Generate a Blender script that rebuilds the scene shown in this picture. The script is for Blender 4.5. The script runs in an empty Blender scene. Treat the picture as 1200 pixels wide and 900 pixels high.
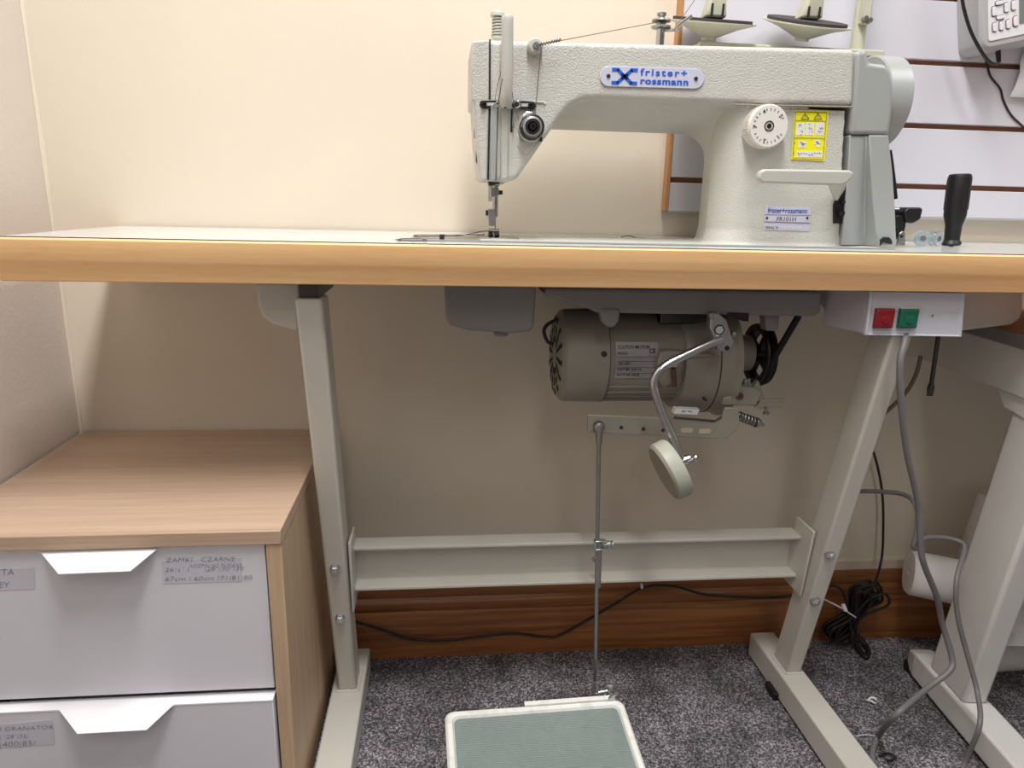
import bpy, bmesh, math, random
from mathutils import Vector, Matrix
random.seed(7)
SC = bpy.context.scene
COL = SC.collection
PI = math.pi

# ------------------------------------------------------------------ camera
PITCH, YAW, ROLL, FPX, H = math.radians(14.652), math.radians(5.998), math.radians(1.396), 818.2, .82
fwd = Vector((math.sin(YAW)*math.cos(PITCH), math.cos(YAW)*math.cos(PITCH), -math.sin(PITCH)))
_r = Vector((math.cos(YAW), -math.sin(YAW), 0)); _u = _r.cross(fwd)
rt = _r*math.cos(ROLL)+_u*math.sin(ROLL); up = -_r*math.sin(ROLL)+_u*math.cos(ROLL)
CAMP = Vector((0, 0, H))
def ray(x, y): return rt*((x-600)/FPX)-up*((y-450)/FPX)+fwd
def S(x, y, Y):
    d = ray(x, y); return CAMP+d*(Y/d.y)
def Zp(x, y, z):
    d = ray(x, y); return CAMP+d*((z-H)/d.z)
def Xp(x, y, X):
    d = ray(x, y); return CAMP+d*(X/d.x)
cam = bpy.data.cameras.new('camera'); co = bpy.data.objects.new('camera', cam); COL.objects.link(co)
cam.sensor_width = 36; cam.lens = FPX/1200*36; cam.clip_start = .02
m = Matrix((rt, up, -fwd)).transposed().to_4x4(); m.translation = CAMP
co.matrix_world = m
SC.camera = co

# ------------------------------------------------------------------ materials
def _n(nt, t, **k):
    n = nt.nodes.new(t)
    for a, b in k.items():
        if a in n.inputs: n.inputs[a].default_value = b
        else: setattr(n, a, b)
    return n
def mat(name, col, rough=.5, metal=0, bump=0, bscale=400, var=0, vscale=20, stretch=(1, 1, 1), col2=None, ramp=(.3, .7), coat=0, bdist=.001, detail=4, alpha=None, trans=0, ior=1.45, spec=.5):
    M = bpy.data.materials.new(name); M.use_nodes = True; nt = M.node_tree
    b = nt.nodes['Principled BSDF']; c = (*col, 1)
    b.inputs['Base Color'].default_value = c; b.inputs['Roughness'].default_value = rough
    b.inputs['Metallic'].default_value = metal; b.inputs['Coat Weight'].default_value = coat
    b.inputs['Transmission Weight'].default_value = trans; b.inputs['IOR'].default_value = ior
    b.inputs['Specular IOR Level'].default_value = spec
    tc = _n(nt, 'ShaderNodeTexCoord')
    mp = _n(nt, 'ShaderNodeMapping'); mp.inputs['Scale'].default_value = stretch
    nt.links.new(tc.outputs['Object'], mp.inputs['Vector'])
    if col2 is None and var: col2 = tuple(x*(1-var) for x in col)
    if col2:
        n = _n(nt, 'ShaderNodeTexNoise', Scale=vscale, Detail=detail, Roughness=.6)
        r = _n(nt, 'ShaderNodeValToRGB'); r.color_ramp.elements[0].position = ramp[0]; r.color_ramp.elements[1].position = ramp[1]
        r.color_ramp.elements[0].color = (*col2, 1); r.color_ramp.elements[1].color = c
        nt.links.new(mp.outputs[0], n.inputs['Vector']); nt.links.new(n.outputs['Fac'], r.inputs[0]); nt.links.new(r.outputs[0], b.inputs['Base Color'])
    if bump:
        n2 = _n(nt, 'ShaderNodeTexNoise', Scale=bscale, Detail=3)
        bp = _n(nt, 'ShaderNodeBump', Strength=bump, Distance=bdist)
        nt.links.new(mp.outputs[0], n2.inputs['Vector']); nt.links.new(n2.outputs['Fac'], bp.inputs['Height']); nt.links.new(bp.outputs[0], b.inputs['Normal'])
    return M
def wood(name, c1, c2, axis='X', rough=.45, scale=30, dist=1.5, coat=0, c3=None):
    M = bpy.data.materials.new(name); M.use_nodes = True; nt = M.node_tree; b = nt.nodes['Principled BSDF']
    tc = _n(nt, 'ShaderNodeTexCoord'); mp = _n(nt, 'ShaderNodeMapping')
    s = {'X': (.035, 1, 1), 'Y': (1, .035, 1), 'Z': (1, 1, .035)}[axis]; mp.inputs['Scale'].default_value = s
    n = _n(nt, 'ShaderNodeTexNoise', Scale=scale*8, Detail=6, Roughness=.65, Distortion=dist*.1)
    n2 = _n(nt, 'ShaderNodeTexNoise', Scale=scale, Detail=3, Distortion=dist)
    r = _n(nt, 'ShaderNodeValToRGB'); r.color_ramp.elements[0].color = (*c2, 1); r.color_ramp.elements[1].color = (*c1, 1)
    r.color_ramp.elements[0].position = .34; r.color_ramp.elements[1].position = .6
    mx = _n(nt, 'ShaderNodeMix', data_type='FLOAT'); mx.inputs[0].default_value = .5
    for a in (n, n2): nt.links.new(mp.outputs[0], a.inputs['Vector'])
    nt.links.new(tc.outputs['Object'], mp.inputs['Vector'])
    nt.links.new(n.outputs['Fac'], mx.inputs[2]); nt.links.new(n2.outputs['Fac'], mx.inputs[3])
    nt.links.new(mx.outputs[0], r.inputs[0]); nt.links.new(r.outputs[0], b.inputs['Base Color'])
    b.inputs['Roughness'].default_value = rough; b.inputs['Coat Weight'].default_value = coat
    bp = _n(nt, 'ShaderNodeBump', Strength=.15, Distance=.0005); nt.links.new(n.outputs['Fac'], bp.inputs['Height']); nt.links.new(bp.outputs[0], b.inputs['Normal'])
    return M
def srgb(r, g, b): return tuple(((v/255+.055)/1.055)**2.4 if v > 10 else v/255/12.92 for v in (r, g, b))
M = {}
M['wall'] = mat('cream_plaster', srgb(224, 213, 195), .75, var=.035, vscale=3, bump=.12, bscale=60, bdist=.002)
M['wallL'] = mat('pinkish_plaster', srgb(212, 201, 191), .8, var=.04, vscale=4, bump=.25, bscale=180, bdist=.002)
M['cream'] = mat('cream_paint', srgb(222, 208, 186), .5, var=.06, vscale=8)
M['skirt'] = wood('varnished_pine', srgb(158, 102, 54), srgb(98, 54, 25), 'X', .5, 22, 2.5)
M['beech'] = wood('beech_edge', srgb(250, 206, 150), srgb(238, 186, 128), 'X', .5, 120, .3)
M['oak'] = wood('oak_laminate', srgb(200, 173, 150), srgb(178, 150, 127), 'X', .5, 26, .8)
M['oakV'] = wood('oak_laminate_vertical', srgb(200, 172, 142), srgb(172, 142, 113), 'Z', .5, 26, .8)
M['trimwood'] = wood('trim_wood', srgb(200, 150, 100), srgb(170, 120, 74), 'Z', .5, 30, .8)
M['brownwood'] = wood('brown_desk_top', srgb(176, 112, 62), srgb(150, 90, 46), 'Y', .5, 20, .8)
M['laminate'] = mat('pale_laminate', srgb(214, 216, 216), .14, var=.03, vscale=60, spec=.7)
M['dark_line'] = mat('dark_seam', srgb(60, 48, 52), .6)
M['melamine'] = mat('lilac_white_melamine', srgb(216, 215, 224), .4, var=.03, vscale=5)
M['mdf'] = mat('brown_board_core', srgb(160, 110, 80), .8, var=.15, vscale=60)
M['rust'] = mat('rusty_steel', srgb(104, 78, 64), .5, .3, var=.3, vscale=300)
M['body'] = mat('hammered_sage_paint', srgb(196, 196, 189), .42, bump=.9, bscale=520, bdist=.0012, var=.03, vscale=200, detail=2)
M['sage'] = mat('smooth_sage_paint', srgb(190, 191, 183), .4, var=.03, vscale=30)
M['cover'] = mat('smooth_grey_cover', srgb(160, 164, 163), .33, var=.02, vscale=20)
M['stand'] = mat('stand_enamel', srgb(200, 196, 187), .35, var=.05, vscale=14, bump=.1, bscale=160, bdist=.0006)
M['white_stand'] = mat('white_stand_enamel', srgb(214, 212, 208), .35, var=.04, vscale=12)
M['motor'] = mat('motor_enamel', srgb(144, 140, 127), .45, var=.08, vscale=30, bump=.15, bscale=200, bdist=.0008)
M['pan'] = mat('grey_pan_plastic', srgb(128, 126, 124), .5, var=.06, vscale=20)
M['chrome'] = mat('polished_steel', srgb(196, 196, 196), .18, 1)
M['steel'] = mat('brushed_steel', srgb(170, 170, 168), .38, 1, var=.15, vscale=80)
M['darksteel'] = mat('dark_steel', srgb(86, 84, 84), .35, 1, var=.2, vscale=90)
M['zinc'] = mat('zinc_bolt', srgb(200, 202, 205), .32, .9, var=.1, vscale=300)
M['black'] = mat('black_rubber', srgb(24, 24, 26), .45)
M['belt'] = mat('black_belt', srgb(20, 19, 20), .7)
M['blackcable'] = mat('black_cable_sheath', srgb(34, 30, 30), .45)
M['greycable'] = mat('grey_cable_sheath', srgb(114, 112, 113), .45)
M['browncable'] = mat('dull_brown_cable_sheath', srgb(112, 98, 84), .5)
M['felt'] = mat('dark_felt', srgb(74, 72, 74), .95, bump=.5, bscale=900, var=.3, vscale=500)
M['spool'] = mat('cream_plastic', srgb(192, 191, 172), .4)
M['white'] = mat('white_drawer_foil', srgb(216, 215, 222), .38, var=.02, vscale=6)
M['whitemetal'] = mat('white_handle', srgb(240, 239, 242), .3)
M['whiteplastic'] = mat('white_plastic', srgb(228, 228, 232), .35)
M['greyplastic'] = mat('grey_plastic', srgb(178, 178, 180), .4)
M['screen'] = mat('grey_display', srgb(122, 128, 126), .2)
M['slot_view'] = mat('lit_wall_through_slot', srgb(186, 170, 150), .6)  # lever slots: lit wall behind painted on as a flat tone
M['padsage'] = mat('dull_sage_paint', srgb(166, 167, 154), .45, var=.06, vscale=40)
M['dial'] = mat('white_dial', srgb(228, 224, 218), .4)
M['plate'] = mat('silver_blue_plate', srgb(206, 207, 226), .3, .1)
M['nameplate'] = mat('aluminium_nameplate', srgb(168, 166, 166), .28, .8)
M['blue'] = mat('blue_print', srgb(36, 92, 196), .5)
M['darkblue'] = mat('dark_blue_print', srgb(34, 66, 160), .5)
M['greyprint'] = mat('grey_print', srgb(106, 104, 112), .6)
M['blackprint'] = mat('black_print', srgb(30, 30, 32), .6)
M['pencil'] = mat('pencil_writing', srgb(132, 132, 150), .7)
M['tape'] = mat('clear_matte_tape', srgb(200, 198, 208), .3)
M['yellow'] = mat('yellow_sticker', srgb(240, 232, 30), .45)
M['red'] = mat('red_button', srgb(132, 24, 32), .3)
M['green'] = mat('green_button', srgb(18, 98, 76), .3)
M['switchcase'] = mat('grey_switch_case', srgb(158, 154, 158), .45)
M['switchface'] = mat('pale_switch_face', srgb(204, 206, 216), .35)
M['padrub'] = mat('grey_pad', srgb(148, 138, 124), .6)
M['foam'] = mat('white_foam_sheet', srgb(232, 228, 226), .8, bump=.5, bscale=40, bdist=.004, var=.04, vscale=20)
M['paper'] = mat('white_paper', srgb(240, 240, 244), .7, bump=.3, bscale=12, bdist=.006)
M['thread'] = mat('dark_thread', srgb(96, 86, 84), .8)
M['ltthread'] = mat('pale_thread', srgb(205, 205, 210), .8)
M['clear'] = mat('clear_plastic', srgb(226, 238, 242), .08, trans=.85, ior=1.4)
M['pedalframe'] = mat('white_pedal_enamel', srgb(226, 226, 220), .4, var=.14, vscale=60, ramp=(.35, .5))
# ribbed green rubber
def ribbed():
    Mx = mat('green_ribbed_rubber', srgb(138, 152, 148), .42, var=.12, vscale=14); nt = Mx.node_tree; b = nt.nodes['Principled BSDF']
    tc = _n(nt, 'ShaderNodeTexCoord'); w = _n(nt, 'ShaderNodeTexWave', Scale=120.0, wave_type='BANDS', bands_direction='Y')
    bp = _n(nt, 'ShaderNodeBump', Strength=.8, Distance=.0015)
    nt.links.new(tc.outputs['Object'], w.inputs['Vector']); nt.links.new(w.outputs['Fac'], bp.inputs['Height']); nt.links.new(bp.outputs[0], b.inputs['Normal'])
    return Mx
M['rubber'] = ribbed()
def carpet():
    Mx = bpy.data.materials.new('grey_twist_carpet'); Mx.use_nodes = True; nt = Mx.node_tree; b = nt.nodes['Principled BSDF']
    tc = _n(nt, 'ShaderNodeTexCoord')
    a = _n(nt, 'ShaderNodeTexNoise', Scale=330.0, Detail=4.0, Roughness=.75); c = _n(nt, 'ShaderNodeTexNoise', Scale=9.0, Detail=5.0, Roughness=.65)
    r = _n(nt, 'ShaderNodeValToRGB'); e = r.color_ramp.elements
    e[0].position = .38; e[0].color = (*srgb(50, 48, 53), 1); e[1].position = .66; e[1].color = (*srgb(226, 222, 228), 1)
    k = e.new(.5); k.color = (*srgb(102, 99, 105), 1)
    r2 = _n(nt, 'ShaderNodeValToRGB'); r2.color_ramp.elements[0].position = .4; r2.color_ramp.elements[0].color = (.62, .61, .60, 1)
    r2.color_ramp.elements[1].position = .68; r2.color_ramp.elements[1].color = (1.45, 1.42, 1.42, 1)
    mx = _n(nt, 'ShaderNodeMix', data_type='RGBA', blend_type='MULTIPLY'); mx.inputs[0].default_value = 1
    for t in (a, c): nt.links.new(tc.outputs['Object'], t.inputs['Vector'])
    nt.links.new(a.outputs['Fac'], r.inputs[0]); nt.links.new(c.outputs['Fac'], r2.inputs[0])
    nt.links.new(r.outputs[0], mx.inputs[6]); nt.links.new(r2.outputs[0], mx.inputs[7]); nt.links.new(mx.outputs[2], b.inputs['Base Color'])
    bp = _n(nt, 'ShaderNodeBump', Strength=.9, Distance=.004); nt.links.new(a.outputs['Fac'], bp.inputs['Height']); nt.links.new(bp.outputs[0], b.inputs['Normal'])
    b.inputs['Roughness'].default_value = .95
    return Mx
M['carpet'] = carpet()

# ------------------------------------------------------------------ mesh helpers
def NB(): return bmesh.new()
def V(*a): return Vector(a)
def box(bm, lo, hi, rot=None, c=None):
    lo = Vector(lo); hi = Vector(hi); ce = (lo+hi)/2; s = hi-lo
    mt = Matrix.Translation(ce if c is None else Vector(c))
    if rot is not None: mt = mt @ rot.to_4x4()
    bmesh.ops.create_cube(bm, size=1, matrix=mt @ Matrix.Diagonal((*s, 1)))
    return bm
def prism(bm, poly, vec):
    """poly: list of 3-D points (planar), swept by vec"""
    vec = Vector(vec); a = [bm.verts.new(Vector(p)) for p in poly]; b = [bm.verts.new(Vector(p)+vec) for p in poly]; n = len(a)
    bm.faces.new(a); bm.faces.new(b[::-1])
    for i in range(n): bm.faces.new((a[i], b[i], b[(i+1) % n], a[(i+1) % n]))
    bmesh.ops.recalc_face_normals(bm, faces=bm.faces)
    return bm
def loft(bm, rings, cap=True, closed=True):
    R = [[bm.verts.new(Vector(p)) for p in r] for r in rings]; n = len(R[0])
    for k in range(len(R)-1):
        for i in range(n if closed else n-1): bm.faces.new((R[k][i], R[k][(i+1) % n], R[k+1][(i+1) % n], R[k+1][i]))
    if cap: bm.faces.new(R[0][::-1]); bm.faces.new(R[-1])
    bmesh.ops.recalc_face_normals(bm, faces=bm.faces)
    return bm
def frame(ax):
    ax = Vector(ax).normalized(); t = Vector((0, 0, 1)) if abs(ax.z) < .9 else Vector((1, 0, 0))
    u = ax.cross(t).normalized(); v = ax.cross(u).normalized(); return ax, u, v
def lathe(bm, p, ax, prof, seg=32, sx=1, sy=1, cap=True):
    """prof: list of (distance along axis, radius)"""
    ax, u, v = frame(ax); p = Vector(p)
    loft(bm, [[p+ax*d+(u*math.cos(t)*sx+v*math.sin(t)*sy)*max(r, 1e-5) for t in [2*PI*i/seg for i in range(seg)]] for d, r in prof], cap=cap)
    return bm
def cyl(bm, p0, p1, r, seg=20, r1=None):
    p0 = Vector(p0); p1 = Vector(p1); return lathe(bm, p0, p1-p0, [(0, r), ((p1-p0).length, r if r1 is None else r1)], seg)
def smooth(pts, n=8):
    pts = [Vector(p) for p in pts]; out = []
    for i in range(len(pts)-1):
        p0 = pts[max(i-1, 0)]; p1 = pts[i]; p2 = pts[i+1]; p3 = pts[min(i+2, len(pts)-1)]
        for k in range(n):
            t = k/n; out.append(.5*((2*p1)+(p2-p0)*t+(2*p0-5*p1+4*p2-p3)*t*t+(3*p1-p0-3*p2+p3)*t**3))
    return out+[pts[-1]]
def tube(bm, pts, r, seg=10, sm=0, flat=1):
    pts = smooth(pts, sm) if sm else [Vector(p) for p in pts]
    t0 = (pts[1]-pts[0]).normalized(); _, u, v = frame(t0); rings = []
    for i, p in enumerate(pts):
        a = pts[max(i-1, 0)]; b = pts[min(i+1, len(pts)-1)]; t = (b-a).normalized()
        u = (u-t*u.dot(t)).normalized(); v = t.cross(u); rr = r(i/(len(pts)-1)) if callable(r) else r
        rings.append([p+(u*math.cos(q)+v*math.sin(q)*flat)*rr for q in [2*PI*k/seg for k in range(seg)]])
    return loft(bm, rings)
def coil(bm, p0, p1, R, r, turns, seg=6, n=12):
    p0 = Vector(p0); p1 = Vector(p1); ax, u, v = frame(p1-p0); L = (p1-p0).length; N = int(turns*n)
    return tube(bm, [p0+ax*L*i/N+(u*math.cos(2*PI*i/n)+v*math.sin(2*PI*i/n))*R for i in range(N+1)], r, seg)
ORG = {}
def finish(name, bm, m, parent=None, bevel=0, bseg=2, flat=False, mods=None, label=None):
    org = ORG[parent.name] if parent else None
    if org is None:
        xs = [v.co for v in bm.verts]
        org = Vector((sum(v.x for v in xs)/len(xs), sum(v.y for v in xs)/len(xs), min(v.z for v in xs)))
    for v in bm.verts: v.co -= org
    me = bpy.data.meshes.new(name); bm.to_mesh(me); bm.free()
    o = bpy.data.objects.new(name, me); COL.objects.link(o)
    me.materials.append(m)
    if not flat:
        for p in me.polygons: p.use_smooth = True
        try: me.set_sharp_from_angle(angle=math.radians(35))
        except Exception: pass
    if bevel:
        b = o.modifiers.new('bevel', 'BEVEL'); b.width = bevel; b.segments = bseg; b.limit_method = 'ANGLE'; b.angle_limit = math.radians(30)
        b.harden_normals = False
    if parent: o.parent = parent
    else: o.location = org
    ORG[o.name] = org
    if label: o['label'] = label
    return o
def thing(name, label, cat, loc, group=None):
    o = bpy.data.objects.new(name, None); COL.objects.link(o); o.location = loc; o.empty_display_size = .03
    ORG[o.name] = Vector(loc); return tag(o, label, cat, group)
def tag(o, label, cat, group=None):
    o['label'] = label; o['category'] = cat
    if group: o['group'] = group
    return o
def struct(o): o['kind'] = 'structure'; return o
def text(parent, name, s, p, size, m, xd=(1, 0, 0), yd=(0, 0, 1), off=0, ext=.0001, sx=1, align='LEFT', shear=0, spacing=1):
    c = bpy.data.curves.new(name, 'FONT'); c.body = s; c.size = size; c.extrude = ext; c.offset = off; c.align_x = align; c.shear = shear; c.space_character = spacing
    c.resolution_u = 3
    t = bpy.data.objects.new('t', c); COL.objects.link(t)
    dg = bpy.context.evaluated_depsgraph_get(); me = bpy.data.meshes.new_from_object(t.evaluated_get(dg)); bpy.data.objects.remove(t); bpy.data.curves.remove(c)
    xd = Vector(xd).normalized(); yd = Vector(yd).normalized(); zd = xd.cross(yd); p = Vector(p); org = ORG[parent.name]
    for v in me.vertices: v.co = p+xd*v.co.x*sx+yd*v.co.y+zd*v.co.z-org
    me.name = name; me.materials.clear(); me.materials.append(m)
    o = bpy.data.objects.new(name, me); COL.objects.link(o); o.parent = parent; ORG[o.name] = org
    return o
def hexbolt(parent, p, ax, r=.0085, name='bolt'):
    b = NB(); p = Vector(p); ax = Vector(ax).normalized()
    lathe(b, p, ax, [(-.002, r*1.25), (.0015, r*1.25)], 20); lathe(b, p+ax*.0015, ax, [(0, r), (.004, r), (.0055, r*.8)], 6)
    lathe(b, p+ax*.0065, ax, [(0, r*.45), (.002, r*.4)], 12)
    return finish(name, b, M['zinc'], parent)

# ================================================================== SETTING
YW, XL = 1.152, -.588
ZT, YFR = .77, .83        # table top height, its front edge
b = NB(); box(b, (XL-.1, YW, -.05), (2.4, YW+.1, 2.6)); struct(finish('wall_back', b, M['wall']))
b = NB(); box(b, (XL-.1, -1.2, -.05), (XL, YW, 2.6)); struct(finish('wall_left', b, M['wallL']))
b = NB(); box(b, (XL-.1, -1.2, -.05), (2.4, YW+.1, 0)); struct(finish('floor', b, M['carpet']))
# skirting with a moulded profile
b = NB()
prof = [(0, 0), (-.020, 0), (-.020, .088), (-.017, .094), (-.020, .100), (-.019, .112), (-.012, .119), (-.015, .126), (-.013, .138), (-.006, .146), (0, .146)]
prism(b, [(XL, YW+y, z) for y, z in prof], (3, 0, 0)); struct(finish('baseboard_back', b, M['skirt']))
b = NB(); prism(b, [(XL, YW, .146), (XL, YW-.007, .146), (XL, YW-.007, .164), (XL, YW-.002, .169), (XL, YW, .169)], (3, 0, 0)); struct(finish('trim_1', b, M['cream']))
b = NB(); tube(b, [(XL+.001, YW-.001, z/20*2.5) for z in range(21)], lambda t: .0035+.0015*math.sin(t*60), 8); o = struct(finish('trim_2', b, M['wall']))

# ================================================================== SLATWALL PANEL
t = thing('slatwall_panel', 'large white slatwall panel with brown grooves mounted on the back wall', 'wall panel', (.36, YW, .8))
XS0, XS1 = .366, 1.35
b = NB(); box(b, (XS0, YW-.006, .812), (XS1, YW-.0005, 1.42)); finish('backing_board', b, M['mdf'], t)
edges = [.811, .8555, .9505, 1.0455, 1.1385, 1.2325, 1.3265]
for i in range(6):
    lo = edges[i] if i == 0 else edges[i]+.0085
    b = NB(); box(b, (XS0, YW-.018, lo), (XS1, YW-.005, edges[i+1])); finish('board', b, M['melamine'], t, bevel=.0008)
b = NB(); box(b, (XS0-.006, YW-.020, .810), (XS0, YW-.0005, 1.42)); finish('edge_strip', b, M['trimwood'], t, bevel=.001)
b = NB(); box(b, (XS0-.004, YW-.0185, .8085), (XS1, YW-.0005, .811)); finish('bottom_strip', b, M['greyplastic'], t)

# ================================================================== SEWING TABLE
XT0, XT1 = -.49, 1.05
tb = thing('sewing_table', 'industrial sewing table with pale laminate top, beech edge and beige steel legs', 'table', (.22, 1.0, 0))
b = NB(); box(b, (XT0+.004, YFR+.012, ZT-.050), (XT1, YW-.004, ZT)); finish('tabletop', b, M['laminate'], tb, bevel=.001)
b = NB()
pr = [(YFR+.0125, ZT-.0012), (YFR+.002, ZT-.0012), (YFR, ZT-.003), (YFR, ZT-.025), (YFR+.0015, ZT-.028), (YFR+.007, ZT-.0485), (YFR+.0125, ZT-.0500)]
prism(b, [(XT0, y, z) for y, z in pr], (XT1-XT0, 0, 0)); finish('front_edge_band', b, M['beech'], tb)
b = NB(); box(b, (XT0, YFR+.0125, ZT-.05), (XT0+.004, YW-.004, ZT-.0012)); finish('side_edge_band', b, M['beech'], tb)
b = NB(); box(b, (XT0, YFR+.009, ZT-.0016), (XT1, YFR+.0130, ZT-.0002)); finish('edge_seam', b, M['dark_line'], tb)

def post(xb0, xb1, xt0, xt1, ytop, ybot, mtl, parent, dep=.05, z0=.05, z1=.712):
    b = NB()
    loft(b, [[(xb0, ybot, z0), (xb1, ybot, z0), (xb1, ybot+dep, z0), (xb0, ybot+dep, z0)],
             [(xt0, ytop, z1), (xt1, ytop, z1), (xt1, ytop+dep, z1), (xt0, ytop+dep, z1)]])
    return finish('leg', b, mtl, parent, bevel=.004, bseg=3)
post(-.166, -.137, -.176, -.143, .862, .985, M['stand'], tb, z1=.700)
post(.587, .614, .597, .626, .850, .978, M['stand'], tb, z1=.700)
def foot(x0, x1, parent, y0=.40, y1=1.096):
    b = NB(); box(b, (x0, y0, .004), (x1, y1, .050)); o = finish('foot', b, M['stand'], parent, bevel=.003, bseg=3); return o
foot(-.177, -.126, tb); foot(.575, .621, tb)
for x in (-.15, .598):
    for y in (.45, 1.05):
        b = NB(); cyl(b, (x, y, 0), (x, y, .006), .02); finish('rubber_pad', b, M['black'], tb)
b = NB(); pp = Zp(892, 806, .012); box(b, (.567, pp.y-.02, .0), (.577, pp.y+.015, .014)); finish('rubber_pad', b, M['black'], tb, bevel=.002)
# bolts on the posts
for (x, y, yt, yb_) in ((393, 666, .862, .985), (399, 724, .862, .985), (972, 650, .850, .978), (955, 704, .850, .978)):
    Y = .95
    for _ in range(4): Y = yb_+(yt-yb_)*(S(x, y, Y).z-.05)/.65
    hexbolt(tb, S(x, y, Y), (0, -1, -.19), .0068)
# weld beads at the post bottoms
for (x0, x1, Y) in ((-.168, -.135, .983), (.585, .616, .976)):
    b = NB(); tube(b, [(x0+(x1-x0)*i/8, Y, .0505+.0006*math.sin(i*2)) for i in range(9)], .0028, 8); tube(b, [(x0 if x0 > .3 else x1, Y+.05*i/8, .0505) for i in range(9)], .0028, 8); finish('weld', b, M['stand'], tb)
# cross rail: a channel open to the front
XR0, XR1, YR = -.134, .584, .985
b = NB(); zt, zb = .303, .229
sec = [(YR, zt), (YR+.034, zt), (YR+.034, zb), (YR, zb), (YR, zb+.005), (YR+.029, zb+.005), (YR+.029, zt-.005), (YR, zt-.005)]
prism(b, [(XR0, y, z) for y, z in sec], (XR1-XR0, 0, 0)); finish('cross_rail', b, M['stand'], tb, bevel=.001)
for x, s in ((-.137, 1), (.5875, -1)):
    b = NB(); fy = lambda z: .983-.19*(z-.05); prism(b, [(x, fy(.205)+.012, .205), (x, fy(.205)+.068, .205), (x, fy(.328)+.078, .328), (x, fy(.328)+.022, .328)], (s*.004, 0, 0)); finish('rail_plate', b, M['stand'], tb, bevel=.0016)
hexbolt(tb, S(697, 656, .986), (0, -1, 0), .004)
# top bearers (cast arms under the top)
def bearer(poly, Y0, Y1, mtl=None):
    b = NB(); prism(b, [S(x, y, Y0) for x, y in poly], (0, Y1-Y0, 0)); return finish('top_bearer', b, mtl or M['stand'], tb, bevel=.004, bseg=3)
bearer([(300, 331), (352, 331), (350, 389), (318, 380), (306, 370), (301, 352)], .905, .96)
bearer([(940, 335), (1199, 341), (1200, 362), (1196, 374), (1186, 381), (1120, 389), (1010, 384), (965, 366)], .935, .985)
b = NB(); box(b, (-.172, .872, .700), (-.148, .99, .7195)); finish('spacer', b, M['darksteel'], tb)
b = NB(); box(b, (.600, .866, .700), (.622, .99, .7195)); finish('spacer', b, M['darksteel'], tb)

# ================================================================== SEWING MACHINE
sm = thing('sewing_machine', 'pale green industrial sewing machine standing on the pale table top', 'sewing machine', (.3, .99, ZT))
YF, YP, YB = .925, .932, 1.058
def P(x, y, Y=YF): return S(x, y, Y)
bb = NB()
parts = []
def piece(fn, bev):
    b = NB(); fn(b); me = bpy.data.meshes.new('tmp'); b.to_mesh(me); b.free()
    o = bpy.data.objects.new('tmp', me); COL.objects.link(o)
    if bev:
        md = o.modifiers.new('b', 'BEVEL'); md.width = bev; md.segments = 3; md.limit_method = 'ANGLE'; md.angle_limit = math.radians(25)
    parts.append(o)
head = [(556, 46), (1003, 57), (1000, 124), (850, 121), (700, 115.5), (683, 116.5), (668, 124), (656, 137), (646, 152), (607, 208), (600, 213), (566, 211), (560, 170), (556, 120)]
piece(lambda b: prism(b, [P(x, y) for x, y in head], (0, YB-YF, 0)), .006)
# arm belly, lower towards the rear
def belly(x):
    u = min(max(0, x-.350), .0398); d = .04-math.sqrt(.04**2-u**2); k = (u/.04)**2*.030
    return [(x, .938+k*.6, .956), (x, .958+k, .942-d*.85), (x, .985+k*.6, .928-d), (x, 1.02, .9215-d), (x, YB-.006, .921-d), (x, YB, .927-d), (x, YB, .972), (x, .94+k*.6, .972)]
piece(lambda b: loft(b, [belly(x) for x in [.118, .2, .3]+[.350+.0398*math.sin(PI/2*i/12) for i in range(13)]+[.42]]), 0)
# pillar: plan outline with a round left side
def plan(z, g=0, xr=.53):
    pts = [(xr, YP-g), (xr, YB)]
    pts += [(.391-g, YB)]
    for i in range(0, 13):
        a = PI/2*i/12
        pts.append((.404-g-.033*math.cos(a)*1.0, .976-.043*math.sin(a)-g+(YP-.933)))
    return [(x, y, z) for x, y in pts]
piece(lambda b: loft(b, [plan(ZT-.01, .006, .548), plan(ZT+.004, .004, .547), plan(ZT+.02, .0005, .545), plan(.90, 0, .534), plan(.946, 0, .530)]), 0)
piece(lambda b: box(b, (-.055, .888, ZT-.012), (.60, 1.070, ZT+.0012)), 0)
# merge the castings into one continuous body
bm = NB(); dg = bpy.context.evaluated_depsgraph_get()
for o in parts:
    me = bpy.data.meshes.new_from_object(o.evaluated_get(dg)); bm.from_mesh(me)
for o in parts: bpy.data.objects.remove(o)
me = bpy.data.meshes.new('tmp'); bm.to_mesh(me); bm.free(); o = bpy.data.objects.new('tmp', me); COL.objects.link(o)
r = o.modifiers.new('r', 'REMESH'); r.mode = 'VOXEL'; r.voxel_size = .0018; r.use_smooth_shade = True
s = o.modifiers.new('s', 'SMOOTH'); s.factor = .5; s.iterations = 3
dg = bpy.context.evaluated_depsgraph_get(); me2 = bpy.data.meshes.new_from_object(o.evaluated_get(dg)); bpy.data.objects.remove(o)
bm = NB(); bm.from_mesh(me2); body = finish('machine_body', bm, M['body'], sm)
for p in body.data.polygons: p.use_smooth = True

def plate(name, poly, Y, dep, m, parent=sm, bevel=.0008, bseg=2):
    b = NB(); prism(b, [S(x, y, Y) for x, y in poly], (0, dep, 0)); return finish(name, b, m, parent, bevel=bevel, bseg=bseg)
# crease line between arm band and pillar
b = NB(); tube(b, [P(860, 122.5, YF+.002), P(930, 124, YF+.002), P(999, 125.5, YF+.002)], .0012, 6); finish('groove', b, M['padrub'], sm)
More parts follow.
